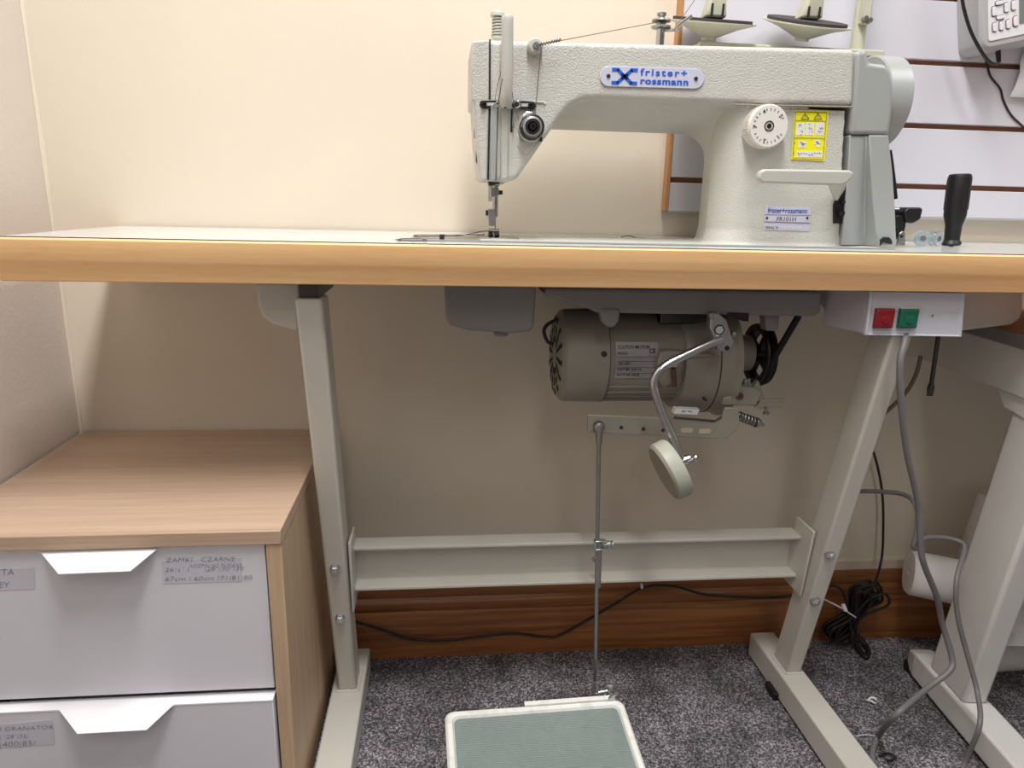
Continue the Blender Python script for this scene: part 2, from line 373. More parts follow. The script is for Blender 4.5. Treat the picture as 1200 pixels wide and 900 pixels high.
# ---- face plate
plate('face_plate', [(553, 48), (573, 46), (573, 120), (571, 211), (567, 212), (563, 208), (558, 165), (556, 120), (552, 117)], YF-.003, .12, M['body'], bevel=.003, bseg=3)
b = NB(); tube(b, [P(574.2, 46, YF-.001), P(574, 118, YF-.0012), P(572, 211, YF-.0012)], .0011, 6); finish('face_plate_seam', b, M['blackprint'], sm)
for y in (155, 183):
    b = NB(); lathe(b, S(557.5+(y-155)*.07, y, YF+.03), (-1, 0, 0), [(-.004, .0095), (0, .0095), (.002, .0075)], 18); finish('face_screw', b, M['rust'], sm)
plate('face_channel', [(575.5, 122), (583, 122), (581, 211), (574, 211)], YF-.0045, .01, M['cover'], bevel=.0008)
b = NB(); tube(b, [P(584, 118, YF-.002), P(582, 170, YF-.002), P(581, 211, YF-.002)], .0008, 6); finish('channel_edge', b, M['blackprint'], sm)
plate('lever_channel', [(587, 122), (596, 122), (597, 140), (596, 211), (586, 211)], YF-.003, .008, M['body'], bevel=.0025)
plate('take_up_slot', [(598.5, 128), (601.2, 128), (600.4, 155), (598.0, 155)], YF-.0006, .004, M['blackprint'], bevel=0)
plate('body_ledge', [(608, 118.3), (638, 118.3), (640, 121), (638.6, 124), (637, 121), (608, 120)], YF-.0015, .003, M['body'], bevel=.0006)
# ---- take-up lever guard: a tall rounded finger
b = NB(); g0 = P(594, 122, YF-.012); g1 = P(594.5, 20, YF-.012)
tube(b, [P(592.5, 123, YF-.006), P(593, 116, YF-.013), P(594, 90, YF-.017), P(594.5, 50, YF-.018), P(594.6, 26, YF-.018), P(594.6, 21, YF-.017)], lambda t: .0072*(1 if .04 < t < .97 else .75), 16, 5, flat=1); finish('take_up_guard', b, M['sage'], sm)
b = NB(); tube(b, [P(589, 121, YF-.008), P(592.5, 126.5, YF-.014), P(596, 121.5, YF-.008)], .0012, 8, 6); finish('guard_clip', b, M['darksteel'], sm)
b = NB(); tube(b, [P(601, 148, YF-.004), P(601.8, 130, YF-.006), P(602, 150, YF-.008)], .0008, 6, 4); finish('thread_hook', b, M['chrome'], sm)
# ---- presser adjuster with spring
pr = sm
b = NB(); c0 = P(582.5, 46, YF+.045); c1 = P(582.5, 18, YF+.045)
lathe(b, c0, (0, 0, 1), [(0, .0075), (.003, .0075), (.003, .005), (.026, .005), (.026, .0088), (.030, .0088), (.032, .0075)], 24); ps = finish('pressure_screw', b, M['sage'], sm)
b = NB(); coil(b, c0+V(0, 0, .004), c0+V(0, 0, .025), .0064, .0011, 6); finish('spring', b, M['sage'], ps)
# ---- thread guide post on arm top left
b = NB(); q = P(626.5, 55, YF-.001); lathe(b, q, (0, -1, 0), [(-.002, .0095), (.007, .0095), (.009, .0075), (.0093, .003)], 28); kn = finish('thread_guide_knob', b, M['sage'], sm)
b = NB(); lathe(b, q+V(.0005, -.0092, 0), (0, -1, 0), [(0, .004), (.003, .0036)], 18); finish('screw', b, M['steel'], kn)
b = NB(); coil(b, q+V(.001, -.011, -.0005), q+V(.030, -.013, .0065), .0013, .0007, 9); finish('guide_spring', b, M['darksteel'], kn)
# ---- slotted thread guides
def guide(x0, x1, y0, y1, sl, hole, nm):
    b = NB(); c0 = P(x0, y0, YF-.004); c1 = P(x1, y1, YF-.004); r = .0052; pts = []
    for i in range(9): a = PI/2+PI*i/8; pts.append(c0+V(math.cos(a)*r+r, 0, math.sin(a)*r))
    for i in range(9): a = -PI/2+PI*i/8; pts.append(c1+V(math.cos(a)*r-r, 0, math.sin(a)*r))
    prism(b, pts, (0, .004, 0)); o = finish(nm, b, M['darksteel'], sm, bevel=.0006)
    b = NB(); s0 = P(*sl[0], YF-.0045); s1 = P(*sl[1], YF-.0045); d = .0018
    prism(b, [s0+V(0, 0, d), s0-V(0, 0, d), s1-V(0, 0, d), s1+V(0, 0, d)], (0, .003, 0)); finish('slot', b, M['sage'], o)
    b = NB(); lathe(b, P(*hole, YF-.0042), (0, -1, 0), [(0, .0036), (.003, .0036), (.0032, .002), (.001, .0018)], 20); finish('screw', b, M['black'], o)
    return o
guide(562, 584, 122, 122.5, ((568, 122), (579, 122)), (567, 122.5), 'thread_guide_plate')
guide(600, 628, 122, 124, ((608, 123), (622, 123)), (622, 123.5), 'thread_guide_plate')
b = NB(); tube(b, [P(577, 124, YF-.006), P(583, 120, YF-.008), P(586, 122, YF-.008), P(582, 126, YF-.008)], .001, 8, 5); finish('thread_hook', b, M['chrome'], sm)
b = NB(); tube(b, [P(600, 121, YF-.006), P(607, 119, YF-.008), P(610, 124, YF-.008), P(604, 127, YF-.007)], .0013, 8, 5); finish('thread_hook', b, M['chrome'], sm)
# ---- tension assembly on its boss
b = NB(); tq = P(622, 150, YF); prism(b, [tq+V(math.cos(a)*.0165, 0, math.sin(a)*.017) for a in [2*PI*i/28 for i in range(28)]], (0, -.004, 0)); finish('tension_boss', b, M['sage'], sm, bevel=.003, bseg=3)
b = NB(); pts = [P(x, y, YF-.002) for x, y in ((606, 152), (612, 165), (630, 163), (618, 182), (606, 172))]; prism(b, pts, (0, .004, 0)); finish('boss_skirt', b, M['sage'], sm, bevel=.002)
te = None
b = NB(); lathe(b, tq+V(0, -.004, 0), (0, -1, 0), [(0, .0155), (.0015, .0155), (.002, .013), (.0035, .0125), (.004, .0155), (.0052, .0155)], 36); te = finish('tension_disc', b, M['chrome'], sm)
b = NB(); lathe(b, tq+V(0, -.009, 0), (0, -1, 0), [(0, .0135), (.004, .0125), (.010, .012), (.0105, .0095), (.0085, .0085)], 36); finish('tension_nut', b, M['zinc'], te)
b = NB(); lathe(b, tq+V(0, -.0175, 0), (0, -1, 0), [(0, .0088), (.0012, .0088), (.0014, .006), (-.0004, .0055)], 30); finish('nut_ring', b, M['darksteel'], te)
b = NB(); lathe(b, tq+V(0, -.018, 0), (0, -1, 0), [(0, .0042), (.0035, .0042), (.0036, .0028), (.0015, .0028)], 20); finish('tension_stud', b, M['black'], te)
b = NB(); coil(b, tq+V(0, -.010, 0), tq+V(0, -.017, 0), .0146, .0006, 3, 6, 24); finish('check_spring', b, M['darksteel'], te)
b = NB(); tube(b, [tq+V(-.013, -.006, .010), tq+V(-.008, -.006, .0165), tq+V(0, -.006, .0175)], .001, 6, 5); finish('check_spring', b, M['chrome'], te)
b = NB(); box(b, P(634, 163, YF-.003)-V(.0016, 0, .0028), P(634, 163, YF-.003)+V(.0016, .004, .0028)); finish('stop_slot', b, M['blackprint'], sm)
# ---- needle bar, presser bar, presser foot
XN, YN = S(578, 240, .985).x, .985
def zN(y): return S(578, y, YN).z
b = NB(); cyl(b, (XN-.001, YN+.006, zN(236)), (XN-.001, YN+.006, .90), .0058); pb = finish('presser_bar', b, M['steel'], sm)
b = NB(); cyl(b, (XN+.002, YN-.006, zN(254)), (XN+.002, YN-.006, .90), .0042); nb = finish('needle_bar', b, M['chrome'], sm)
b = NB(); box(b, (XN-.0075, YN-.012, zN(218)), (XN+.0075, YN+.010, zN(211))); finish('bar_bushing', b, M['darksteel'], sm, bevel=.001)
b = NB(); box(b, (XN-.0045, YN-.011, zN(231)), (XN+.0065, YN-.001, zN(220))); nc = finish('needle_clamp', b, M['steel'], nb, bevel=.0012)
b = NB(); cyl(b, (XN+.0065, YN-.006, zN(225.5)), (XN+.012, YN-.006, zN(225.5)), .0028, 14); finish('clamp_screw', b, M['black'], nb)
b = NB(); tube(b, [(XN-.005, YN-.008, zN(219)), (XN+.002, YN-.013, zN(217)), (XN+.013, YN-.012, zN(215))], .0008, 6, 5); finish('thread_hook', b, M['steel'], nb)
b = NB(); cyl(b, (XN+.0025, YN-.006, .7735), (XN+.0025, YN-.006, zN(254)), .0009, 10, .0012); finish('needle', b, M['chrome'], nb)
b = NB()
prism(b, [(XN-.0075, YN-.011, zN(245)), (XN+.0015, YN-.011, zN(245)), (XN+.0025, YN-.011, zN(252)), (XN+.0025, YN-.011, zN(262)), (XN-.0005, YN-.011, zN(265)), (XN-.0062, YN-.011, zN(264)), (XN-.0072, YN-.011, zN(256))], (0, .012, 0))
pf = finish('presser_foot', b, M['steel'], sm, bevel=.0007)
b = NB(); cyl(b, (XN-.0105, YN-.006, zN(249.5)), (XN-.007, YN-.006, zN(249.5)), .0036, 16); finish('foot_screw', b, M['black'], pf)
b = NB(); box(b, (XN+.002, YN-.006, zN(254)), (XN+.0045, YN+.004, zN(245))); finish('foot_guard', b, M['darksteel'], pf)
for s in (-1, 1):
    b = NB(); x = XN+.0005+s*.0042
    prism(b, [(x-.003, YN-.022, ZT+.006), (x-.003, YN-.018, ZT+.0022), (x-.003, YN+.012, ZT+.0022), (x-.003, YN+.012, ZT+.004), (x-.003, YN-.003, ZT+.0095), (x-.003, YN-.014, ZT+.0095)], (.0058, 0, 0)); finish('toe', b, M['darksteel'], pf, bevel=.0006)
b = NB(); cyl(b, (XN-.007, YN-.008, ZT+.0105), (XN+.008, YN-.008, ZT+.0105), .0028, 12); finish('hinge', b, M['steel'], pf)
b = NB(); box(b, (XN-.02, YN-.038, ZT+.0008), (XN+.033, YN+.040, ZT+.0022)); finish('needle_plate', b, M['steel'], sm, bevel=.0004)
b = NB(); box(b, (XN-.110, .890, ZT+.0007), (XN-.021, 1.0, ZT+.0018)); finish('slide_plate', b, M['chrome'], sm, bevel=.0003)
b = NB(); box(b, (-.056, .8865, ZT+.0004), (.60, .8885, ZT+.0022)); finish('bed_edge', b, M['cover'], sm)
# ---- name plate with badge
b = NB(); a0, a1 = P(713.5, 89.5), P(814, 92.5); r = .0118; pts = []
d = (a1-a0).normalized(); nrm = V(-d.z, 0, d.x)
for i in range(11): a = PI/2+PI*i/10; pts.append(a0+d*math.cos(a)*r+nrm*math.sin(a)*r+V(0, -.0008, 0))
for i in range(11): a = -PI/2+PI*i/10; pts.append(a1+d*math.cos(a)*r+nrm*math.sin(a)*r+V(0, -.0008, 0))
prism(b, pts, (0, -.0012, 0)); npl = finish('name_plate', b, M['plate'], sm, bevel=.0004)
FR = YF-.0022
for q in (a0-d*.001, a1+d*.001):
    b = NB(); lathe(b, Vector((q.x, FR, q.z)), (0, -1, 0), [(0, .0026), (.0015, .0018)], 14); finish('rivet', b, M['darksteel'], npl)
def pl(u, v): q = a0+d*u+nrm*v; return Vector((q.x, FR-.0001, q.z))
text(npl, 'lettering', 'frister+', pl(.0395, .0020), .0112, M['blue'], d, nrm, off=.0003, sx=1.32, spacing=1.3)
text(npl, 'lettering', 'rossmann', pl(.0395, -.0080), .0108, M['blue'], d, nrm, off=.0004, sx=1.34, spacing=1.12)
b = NB()
for s in (-1, 1):
    for sy in (-1, 1):
        cx = .0195
        pts = [pl(cx+s*.0155, sy*.0076), pl(cx+s*.0085, sy*.0076), pl(cx+s*.0030, sy*.0022), pl(cx-s*.0006, 0)]
        w = .0021
        for k in range(3):
            p0, p1 = pts[k], pts[k+1]; dd = (p1-p0).normalized(); nn = V(-dd.z, 0, dd.x)*w
            ss = dd*w*.4
            prism(b, [p0-ss+nn, p1+ss+nn, p1+ss-nn, p0-ss-nn], (0, -.0002, 0))
finish('emblem', b, M['blue'], npl)
# ---- stitch length dial
dq = S(893, 149.5, YP)
dax = V(0, -1, 0)
b = NB(); lathe(b, dq, dax, [(-.003, .0265), (.018, .0265), (.0205, .0250), (.0205, .001)], 64); dl = finish('stitch_dial', b, M['dial'], sm)
b = NB()
for i in range(56):
    a = 2*PI*i/56; c = dq+V(math.cos(a)*.0265, -.009, math.sin(a)*.0265)
    box(b, c-V(.0007, .007, .0007), c+V(.0007, .007, .0007))
finish('grip_ridges', b, M['dial'], dl)
b = NB(); lathe(b, dq+dax*.0203, dax, [(0, .0064), (.0008, .0064), (.0010, .0052), (-.0004, .005), (-.0004, .003), (.0012, .003), (.0012, .0005)], 30); finish('dial_screw', b, M['black'], dl)
fc = dq+dax*.0207
nums = {'4': 118, '3': 188, '2': 258, '1': 318, '5': 42}
for k, a in nums.items():
    a = math.radians(a); rd = V(math.cos(a), 0, math.sin(a)); tg = V(math.sin(a), 0, -math.cos(a))
    text(dl, 'numeral', k, fc+rd*.0165-tg*.0014, .0072, M['blackprint'], tg, rd, off=.0001)
b = NB()
for i in range(22):
    a = math.radians(30+i*15)
    if min(abs(((math.degrees(a)-q+180) % 360)-180) for q in nums.values()) < 8 or 330 < math.degrees(a) % 360 or math.degrees(a) % 360 < 25: continue
    rd = V(math.cos(a), 0, math.sin(a)); tg = V(-math.sin(a), 0, math.cos(a)); p0 = fc+rd*.0185; p1 = fc+rd*.0215
    prism(b, [p0+tg*.0004, p1+tg*.0004, p1-tg*.0004, p0-tg*.0004], (0, -.0002, 0))
finish('scale_marks', b, M['blackprint'], dl)
# ---- yellow safety sticker
def SY(x, y): return S(x, y, YP-.0007)
b = NB(); prism(b, [SY(931, 129), SY(971, 130), SY(966, 189), SY(927, 187)], (0, -.0004, 0)); ys = finish('safety_sticker', b, M['yellow'], sm)
def quad(b, x0, y0, x1, y1, Y=YP-.0012):
    prism(b, [S(x, y, Y) for x, y in ((x0, y0), (x1, y0), (x1-(y1-y0)*.06, y1), (x0-(y1-y0)*.06, y1))], (0, -.0002, 0))
b = NB()
for x in (933.5, 944.5, 956): quad(b, x, 143.5, x+9.5, 158.5)
quad(b, 954.5, 164, 961, 169); quad(b, 957, 168, 960.5, 173); quad(b, 936, 165, 944.5, 173); quad(b, 933.5, 177, 963, 184)
finish('white_panels', b, M['whiteplastic'], ys)
b = NB()
def ln(b, pts, w=.0003, Y=YP-.0015):
    q = [S(x, y, Y) for x, y in pts]
    for i in range(len(q)-1):
        dd = (q[i+1]-q[i]).normalized(); nn = V(-dd.z, 0, dd.x)*w
        prism(b, [q[i]+nn, q[i+1]+nn, q[i+1]-nn, q[i]-nn], (0, -.0002, 0))
ln(b, [(932.5, 131), (969, 132), (964.5, 187), (929, 185.5), (932.5, 131)]); ln(b, [(932, 141), (968, 142)]); ln(b, [(930.5, 161.5), (966, 162)])
for x in (943.5, 958.5): ln(b, [(x, 132.5), (x+4.5, 139.5), (x-4.5, 139.5), (x, 132.5)], .0004); ln(b, [(x, 134.5), (x, 137.5)], .0004)
rnd = random.Random(3)
for x in (934.5, 945.5, 957):
    for y in (145, 152.5):
        for k in range(3):
            xa = x+rnd.uniform(0, 6); ya = y+rnd.uniform(0, 5); ln(b, [(xa, ya), (xa+rnd.uniform(-1, 3), ya+rnd.uniform(-1, 3))], .0003)
for k in range(9):
    xa = 935+k*3.1; ln(b, [(xa, 179+rnd.uniform(-1, 2)), (xa+2, 181.5+rnd.uniform(-2, 1))], .0004)
for k in range(4): ln(b, [(938+k*2, 166+k), (941+k, 171-k)], .0004)
ln(b, [(956, 166), (959, 166.5)], .0006); ln(b, [(931.5, 166), (931.2, 169)]); ln(b, [(930.5, 178), (930.2, 181)])
finish('pictograms', b, M['greyprint'], ys)
# ---- id plate
YI = YP-.0008
b = NB(); prism(b, [S(897, 241, YI), S(950, 243, YI), S(948, 271, YI), S(895, 269.5, YI)], (0, -.0006, 0)); ip = finish('serial_plate', b, M['plate'], sm)
ln(b := NB(), [(896.5, 251.5), (949.5, 252.5)], .0003, YI-.0008); ln(b, [(896, 260), (949, 261.5)], .0005, YI-.0008); finish('rule_line', b, M['greyprint'], ip)
dx = V(1, 0, .012).normalized(); dz = V(0, 0, 1)
text(ip, 'lettering', 'frister+rossmann', S(899.5, 249.5, YI-.0008), .0098, M['darkblue'], dx, dz, off=.00012, sx=.82)
text(ip, 'lettering', 'FR101H', S(909.5, 259.0, YI-.0008), .0078, M['greyprint'], dx, dz, off=.0001, sx=1.1)
text(ip, 'lettering', 'SERIAL N', S(896.8, 268.2, YI-.0008), .0050, M['greyprint'], dx, dz, sx=.9)
text(ip, 'lettering', '01200202', S(918, 268.5, YI-.0008), .0060, M['whiteplastic'], dx, dz, off=.0001, sx=1.1)
for x in (898.8, 946):
    b = NB(); lathe(b, S(x, 255.5, YI-.0006), (0, -1, 0), [(0, .0018), (.001, .0012)], 12); finish('rivet', b, M['darksteel'], ip)
# ---- reverse lever: broad flat paddle in front of the pillar
b = NB()
Yv = YP-.052
lv = [(889, 209), (891, 201), (897, 198), (996, 199.5), (1001, 202), (1000.5, 207), (993, 214.5), (986, 217.5), (893, 214.5)]
prism(b, [S(x, y, Yv) for x, y in lv], (0, .012, 0)); rl = finish('reverse_lever', b, M['sage'], sm, bevel=.003, bseg=3)
b = NB(); q = S(975, 214, Yv+.01)
loft(b, [[S(968, 203, Yv+.006), S(996, 205, Yv+.006), S(988, 216, Yv+.006), S(968, 214, Yv+.006)], [S(978, 222, YP-.004), S(990, 222, YP-.004), S(981, 236, YP-.004), S(977, 234, YP-.004)]]); finish('lever_arm', b, M['sage'], rl, bevel=.001)
# ---- dark mechanism gap: a solid black box stands in for its shade
YG = YP+.001
b = NB(); prism(b, [S(x, y, YG-.004) for x, y in ((990, 218), (995, 214), (993, 262), (977, 262), (977, 240), (981, 232))], (0, .03, 0)); gp = finish('mechanism_gap_shade', b, M['black'], sm, bevel=.001)
b = NB(); lathe(b, S(985, 250, YG-.005), (0, -1, 0), [(0, .0045), (.004, .004)], 16); lathe(b, S(987, 237, YG-.005), (0, -1, 0), [(0, .003), (.003, .003)], 12); finish('pivot_screw', b, M['darksteel'], gp)
# ---- belt cover, two mouldings
YC = YP-.004
b = NB(); up1 = [(1003, 60), (1017, 57), (1019, 73), (1040, 75), (1045, 84), (1048, 104), (1047, 130), (1043, 158.5), (997, 158), (999, 124)]
prism(b, [S(x, y, YC) for x, y in up1], (0, .13, 0)); finish('upper_belt_cover', b, M['cover'], sm, bevel=.006, bseg=4)
b = NB(); YC2 = YC
def sec(y, xs, dy): return [S(x, y, YC2+e) for x, e in zip(xs, dy)]+[S(xs[-1], y, YC2+.012)+V(.0, .11, 0), S(xs[0], y, YC2+.012)+V(0, .11, 0)]
lc = [sec(158.5, (996, 1012, 1015, 1019, 1041), (0, 0, .001, -.001, 0)), sec(200, (994, 1006, 1014, 1021, 1046), (0, 0, .009, -.003, .0)), sec(245, (990, 1003, 1013, 1024, 1049), (-.002, 0, .012, -.006, -.004)), sec(272, (988, 1001, 1013, 1027, 1050), (-.003, 0, .013, -.008, -.006)), sec(287.5, (985, 1000, 1012, 1031, 1051), (-.004, 0, .012, -.009, -.007))]
loft(b, lc); finish('lower_belt_cover', b, M['cover'], sm, bevel=.0012)
b = NB(); ln(b, [(997, 158.8), (1018, 159.2)], .0007, YC-.0006); finish('cover_seam', b, M['blackprint'], sm)
plate('cover_notch', [(1032, 288), (1032, 281), (1036, 278), (1042, 278), (1045, 281), (1046, 286), (1044, 286), (1035, 284)], YC2-.0105, .004, M['blackprint'], bevel=.0003)
# ---- hand wheel
hc = S(1052, 122, .99)
XW = .600
b = NB(); lathe(b, (XW-.012, .99, hc.z), (1, 0, 0), [(0, .030), (.0003, .0580), (.0020, .0602), (.0325, .0602), (.0342, .0580), (.0345, .045), (.028, .040), (.028, .018), (.034, .016), (.034, .003)], 64); hw = finish('hand_wheel', b, M['cover'], sm)
# ---- belt guard slip and bobbin winder
b = NB(); tube(b, [S(1043, 176, .965), S(1047, 205, .965), S(1050, 233, .965)], .0014, 8, 4, flat=2); finish('belt_edge', b, M['black'], sm)
b = NB(); cyl(b, S(1046, 246, .96), S(1063, 247, .96), .0036); bw = finish('winder_spindle', b, M['steel'], sm)
b = NB(); prism(b, [S(x, y, .945) for x, y in ((1047, 253), (1060, 252), (1062, 264), (1060, 272), (1054, 276), (1050, 283), (1047, 279), (1052, 268), (1047, 264))], (0, .014, 0)); finish('winder_arm', b, M['black'], sm, bevel=.0015)
b = NB(); prism(b, [S(x, y, .940) for x, y in ((1060, 248), (1065, 243), (1080, 243), (1082, 246), (1079, 257), (1076, 259), (1070, 262), (1062, 261))], (0, .024, 0)); finish('winder_tab', b, M['black'], sm, bevel=.0025, bseg=3)
b = NB(); prism(b, [S(x, y, .94) for x, y in ((1050, 288), (1053, 282), (1054, 274), (1058, 270.5), (1061, 273), (1061, 288))], (0, .004, 0)); wb = finish('winder_bracket', b, M['steel'], sm, bevel=.0008)
b = NB(); lathe(b, S(1056.5, 277, .9398), (0, -1, 0), [(0, .002), (.001, .002)], 12); finish('hole', b, M['blackprint'], wb)
# ---- thread post on top of arm
tp = S(773, 52, .985)
b = NB(); cyl(b, (tp.x, .985, 1.0), (tp.x, .985, S(773, 34, .985).z), .0055, 18); po = finish('thread_post', b, M['chrome'], sm)
z1 = S(773, 33, .985).z
b = NB(); lathe(b, (tp.x, .985, z1), (0, 0, 1), [(0, .012), (.002, .013), (.004, .006), (.006, .006), (.008, .0125), (.010, .012), (.011, .004), (.014, .004), (.0155, .006), (.018, .006), (.019, .003)], 28); finish('post_tension', b, M['steel'], po)
b = NB(); tube(b, [(tp.x+.006, .985, z1-.002), (tp.x+.020, .975, z1-.003), S(792, 33, .97), S(801, 25, .965), S(811, 18, .96)], .0022, 8, 5); finish('post_hook', b, M['steel'], po)

# ================================================================== THREAD STAND behind the machine
ts = thing('thread_stand', 'cream two-spool thread stand rising behind the sewing machine arm', 'thread stand', (.6, 1.09, ZT))
YS = 1.09
b = NB(); q0 = S(812, 46.5, YS); q1 = S(1016, 51, YS); box(b, (q0.x, YS-.03, q0.z-.018), (q1.x+.012, YS+.02, q0.z-.008)); box(b, (q1.x-.02, YS-.0285, q0.z-.13), (q1.x+.0115, YS+.0185, q0.z-.0095)); finish('tray', b, M['spool'], ts, bevel=.002)
pc = S(1005, 50, YS); b = NB(); cyl(b, (pc.x, YS, ZT), (pc.x, YS, 1.36), .0095, 24); finish('post', b, M['spool'], ts)
b = NB(); box(b, (pc.x-.008, YS-.016, S(1004, 31, YS).z), (pc.x+.007, YS-.006, 1.20)); pc2 = finish('post_clamp', b, M['spool'], ts, bevel=.002)
for dx_, yy in ((-.005, 22), (.002, 24)):
    b = NB(); q = S(1004, yy, YS-.017); cyl(b, (pc.x+dx_, YS-.024, q.z), (pc.x+dx_, YS-.014, q.z), .0035, 12); finish('screw', b, M['steel'], pc2)
for (x, ytop, tilt, px0) in ((832, 30, 0, 1), (941, 31, .06, 2)):
    YD = YS-.015 if px0 == 1 else YS-.02
    c = S(x, ytop, YD); dr = S(x, 48, YD).z
    b = NB(); a = V(.02+tilt*.4, -.25-tilt*1.3, 1).normalized()
    lathe(b, (c.x, YD, dr), a, [(0, .010), (c.z-dr-.016, .010), (c.z-dr-.004, .038), (c.z-dr+.003, .062), (c.z-dr+.0045, .062)], 48); dk = finish('spool_dish', b, M['spool'], ts)
    top = Vector((c.x, YD, dr))+a*(c.z-dr+.0045)
    b = NB(); lathe(b, top, a, [(0, .056), (.004, .056)], 48); finish('felt_pad', b, M['felt'], dk)
    b = NB(); u_ = V(1, 0, 0)
    loft(b, [[top+a*h+V(sx*w, sy*w, 0) for sx, sy in ((-1, -1), (1, -1), (1, 1), (-1, 1))] for h, w in ((.003, .0155), (.012, .014), (.030, .0115), (.034, .010))]); cn = finish('spool_cone', b, M['spool'], dk, bevel=.003)
    for s in (-1, 1):
        b = NB(); q = top+a*.012+V(s*.008, -.0140, 0); box(b, q-V(.0016, .001, .008), q+V(.0016, .001, .008)); finish('slot', b, M['blackprint'], dk)
    b = NB(); cyl(b, top+a*.03, top+a*.13, .0028, 12); finish('spool_pin', b, M['steel'], dk)
    if px0 == 2:
        b = NB(); lathe(b, top+a*.036, a, [(0, .008), (.002, .011), (.010, .011), (.012, .007)], 24); finish('pin_nut', b, M['black'], dk)

# ================================================================== THREAD
th = thing('sewing_thread', 'dark sewing thread strung from the post through the machine guides', 'thread', (.12, .92, ZT+.1))
b = NB()
tr = .00045
z1p = Vector((tp.x-.004, .978, z1+.006))
tube(b, [S(818, -6, 1.0), S(790, 35, .97), z1p], tr, 5)
tube(b, [z1p, P(660, 47, YF-.014), P(633, 53, YF-.016), P(629, 57, YF-.014)], tr, 5)
tube(b, [P(634, 57, YF-.013), P(630, 100, YF-.008), P(627, 136, YF-.011)], tr, 5, 3)
tube(b, [P(608, 140, YF-.010), P(602, 120, YF-.012), P(598, 92, YF-.022)], tr, 5, 3)
tube(b, [P(589, 92, YF-.022), P(584, 119, YF-.010), P(583.5, 140, YF-.006), P(582, 180, YF-.007), P(581, 213, YF-.004), (XN+.003, YN-.010, zN(240)), (XN+.0025, YN-.0075, ZT+.012)], tr, 5, 3)
tube(b, [P(591, 70, YF-.022), P(583, 100, YF-.010), P(580, 117, YF-.008)], tr*.8, 5, 3)
finish('top_thread', b, M['thread'], th)
b = NB()
def tz(x, y, dz=.003): return Zp(x, y, ZT+dz)
tube(b, [(XN+.002, YN-.008, ZT+.010), (XN-.015, YN-.02, ZT+.010), (XN-.045, .96, ZT+.004), (XN-.07, .94, ZT+.0035), (XN-.10, .93, ZT+.003)], .0007, 6, 8)
tube(b, [(XN-.10, .93, ZT+.003), (XN-.105, .97, ZT+.003), (XN-.06, .99, ZT+.003), (XN-.01, 1.0, ZT+.004)], .0007, 6, 8)
finish('thread_tail', b, M['thread'], th)
b = NB(); c = Zp(518, 280, ZT+.0025); box(b, c-V(.003, .003, .001), c+V(.003, .003, .006)); finish('latch', b, M['darksteel'], sm, bevel=.0008)
tag(finish('thread_scrap', tube(NB(), [Zp(467, 281, ZT+.002), Zp(472, 279.7, ZT+.002), Zp(490, 280, ZT+.002), Zp(500, 281.3, ZT+.002), Zp(485, 282.4, ZT+.002), Zp(468, 281.2, ZT+.002)], .0008, 6, 6), M['thread']), 'small loop of dark thread lying on the table left of the needle', 'thread')
tag(finish('thread_scrap', tube(NB(), [Zp(728, 277.5, ZT+.002), Zp(738, 276.3, ZT+.004), Zp(745, 278.4, ZT+.001), Zp(755, 278.6, ZT+.001)], .0008, 6, 6), M['thread']), 'short curled thread end on the machine bed behind the arm opening', 'thread')

# ================================================================== BOBBINS and SCREWDRIVER
def bobbin(x, y, zr, lab):
    t = thing('bobbin', lab, 'bobbin', Zp(x, y, ZT), 'clear bobbins beside the machine')
    o = ORG[t.name]; a = V(math.cos(zr), math.sin(zr), 0); c = o+V(0, 0, .0115)
    b = NB(); lathe(b, c-a*.0055, a, [(0, .0105), (.0012, .0112), (.002, .0105), (.002, .005), (.009, .005), (.009, .0105), (.0098, .0112), (.011, .0105)], 32); finish('bobbin_case', b, M['clear'], t)
    b = NB(); lathe(b, c-a*.0062, a, [(0, .004), (.0004, .004)], 16); finish('hole', b, M['greyprint'], t); return t
bobbin(1079, 288.5, 1.2, 'clear plastic bobbin on the table next to the winder bracket')
bobbin(1095, 288.5, 1.9, 'clear plastic bobbin on the table closest to the black screwdriver handle')
sd = thing('screwdriver', 'black-handled screwdriver stuck upright through a hole in the table', 'screwdriver', (.755, .985, ZT))
Ysd = 1.0
h0 = S(1114.5, 287.5, Ysd); h1 = S(1125.5, 203.5, Ysd); ax = (h1-h0)
L = ax.length
b = NB(); lathe(b, h0+ax*.0, ax, [(0, .0120), (.003, .0138), (.006, .0120), (.008, .0105), (L*.28, .0112), (L*.42, .0150), (L*.55, .0152), (L*.95, .0156), (L*.99, .0140), (L*1.0, .010)], 32); hd = finish('handle', b, M['black'], sd)
b = NB()
for i in range(6):
    a_, u_, v_ = frame(ax); q = u_*math.cos(i*PI/3)+v_*math.sin(i*PI/3)
    tube(b, [h0+ax*k+q*.0141 for k in (.50, .7, .85, .93)], .002, 6, 3)
finish('grip_rib', b, M['black'], hd)
b = NB(); e1 = S(1089.5, 464, Ysd-.03); e0 = h0; ed = (e1-e0)
cyl(b, e0, e0+ed*.94, .0032, 14); loft(b, [[e0+ed*k+V(sx*w, sy*t_, 0) for sx, sy in ((-1, -1), (1, -1), (1, 1), (-1, 1))] for k, w, t_ in ((.92, .003, .003), (.95, .0048, .002), (1, .0042, .001))]); finish('blade', b, M['darksteel'], sd)

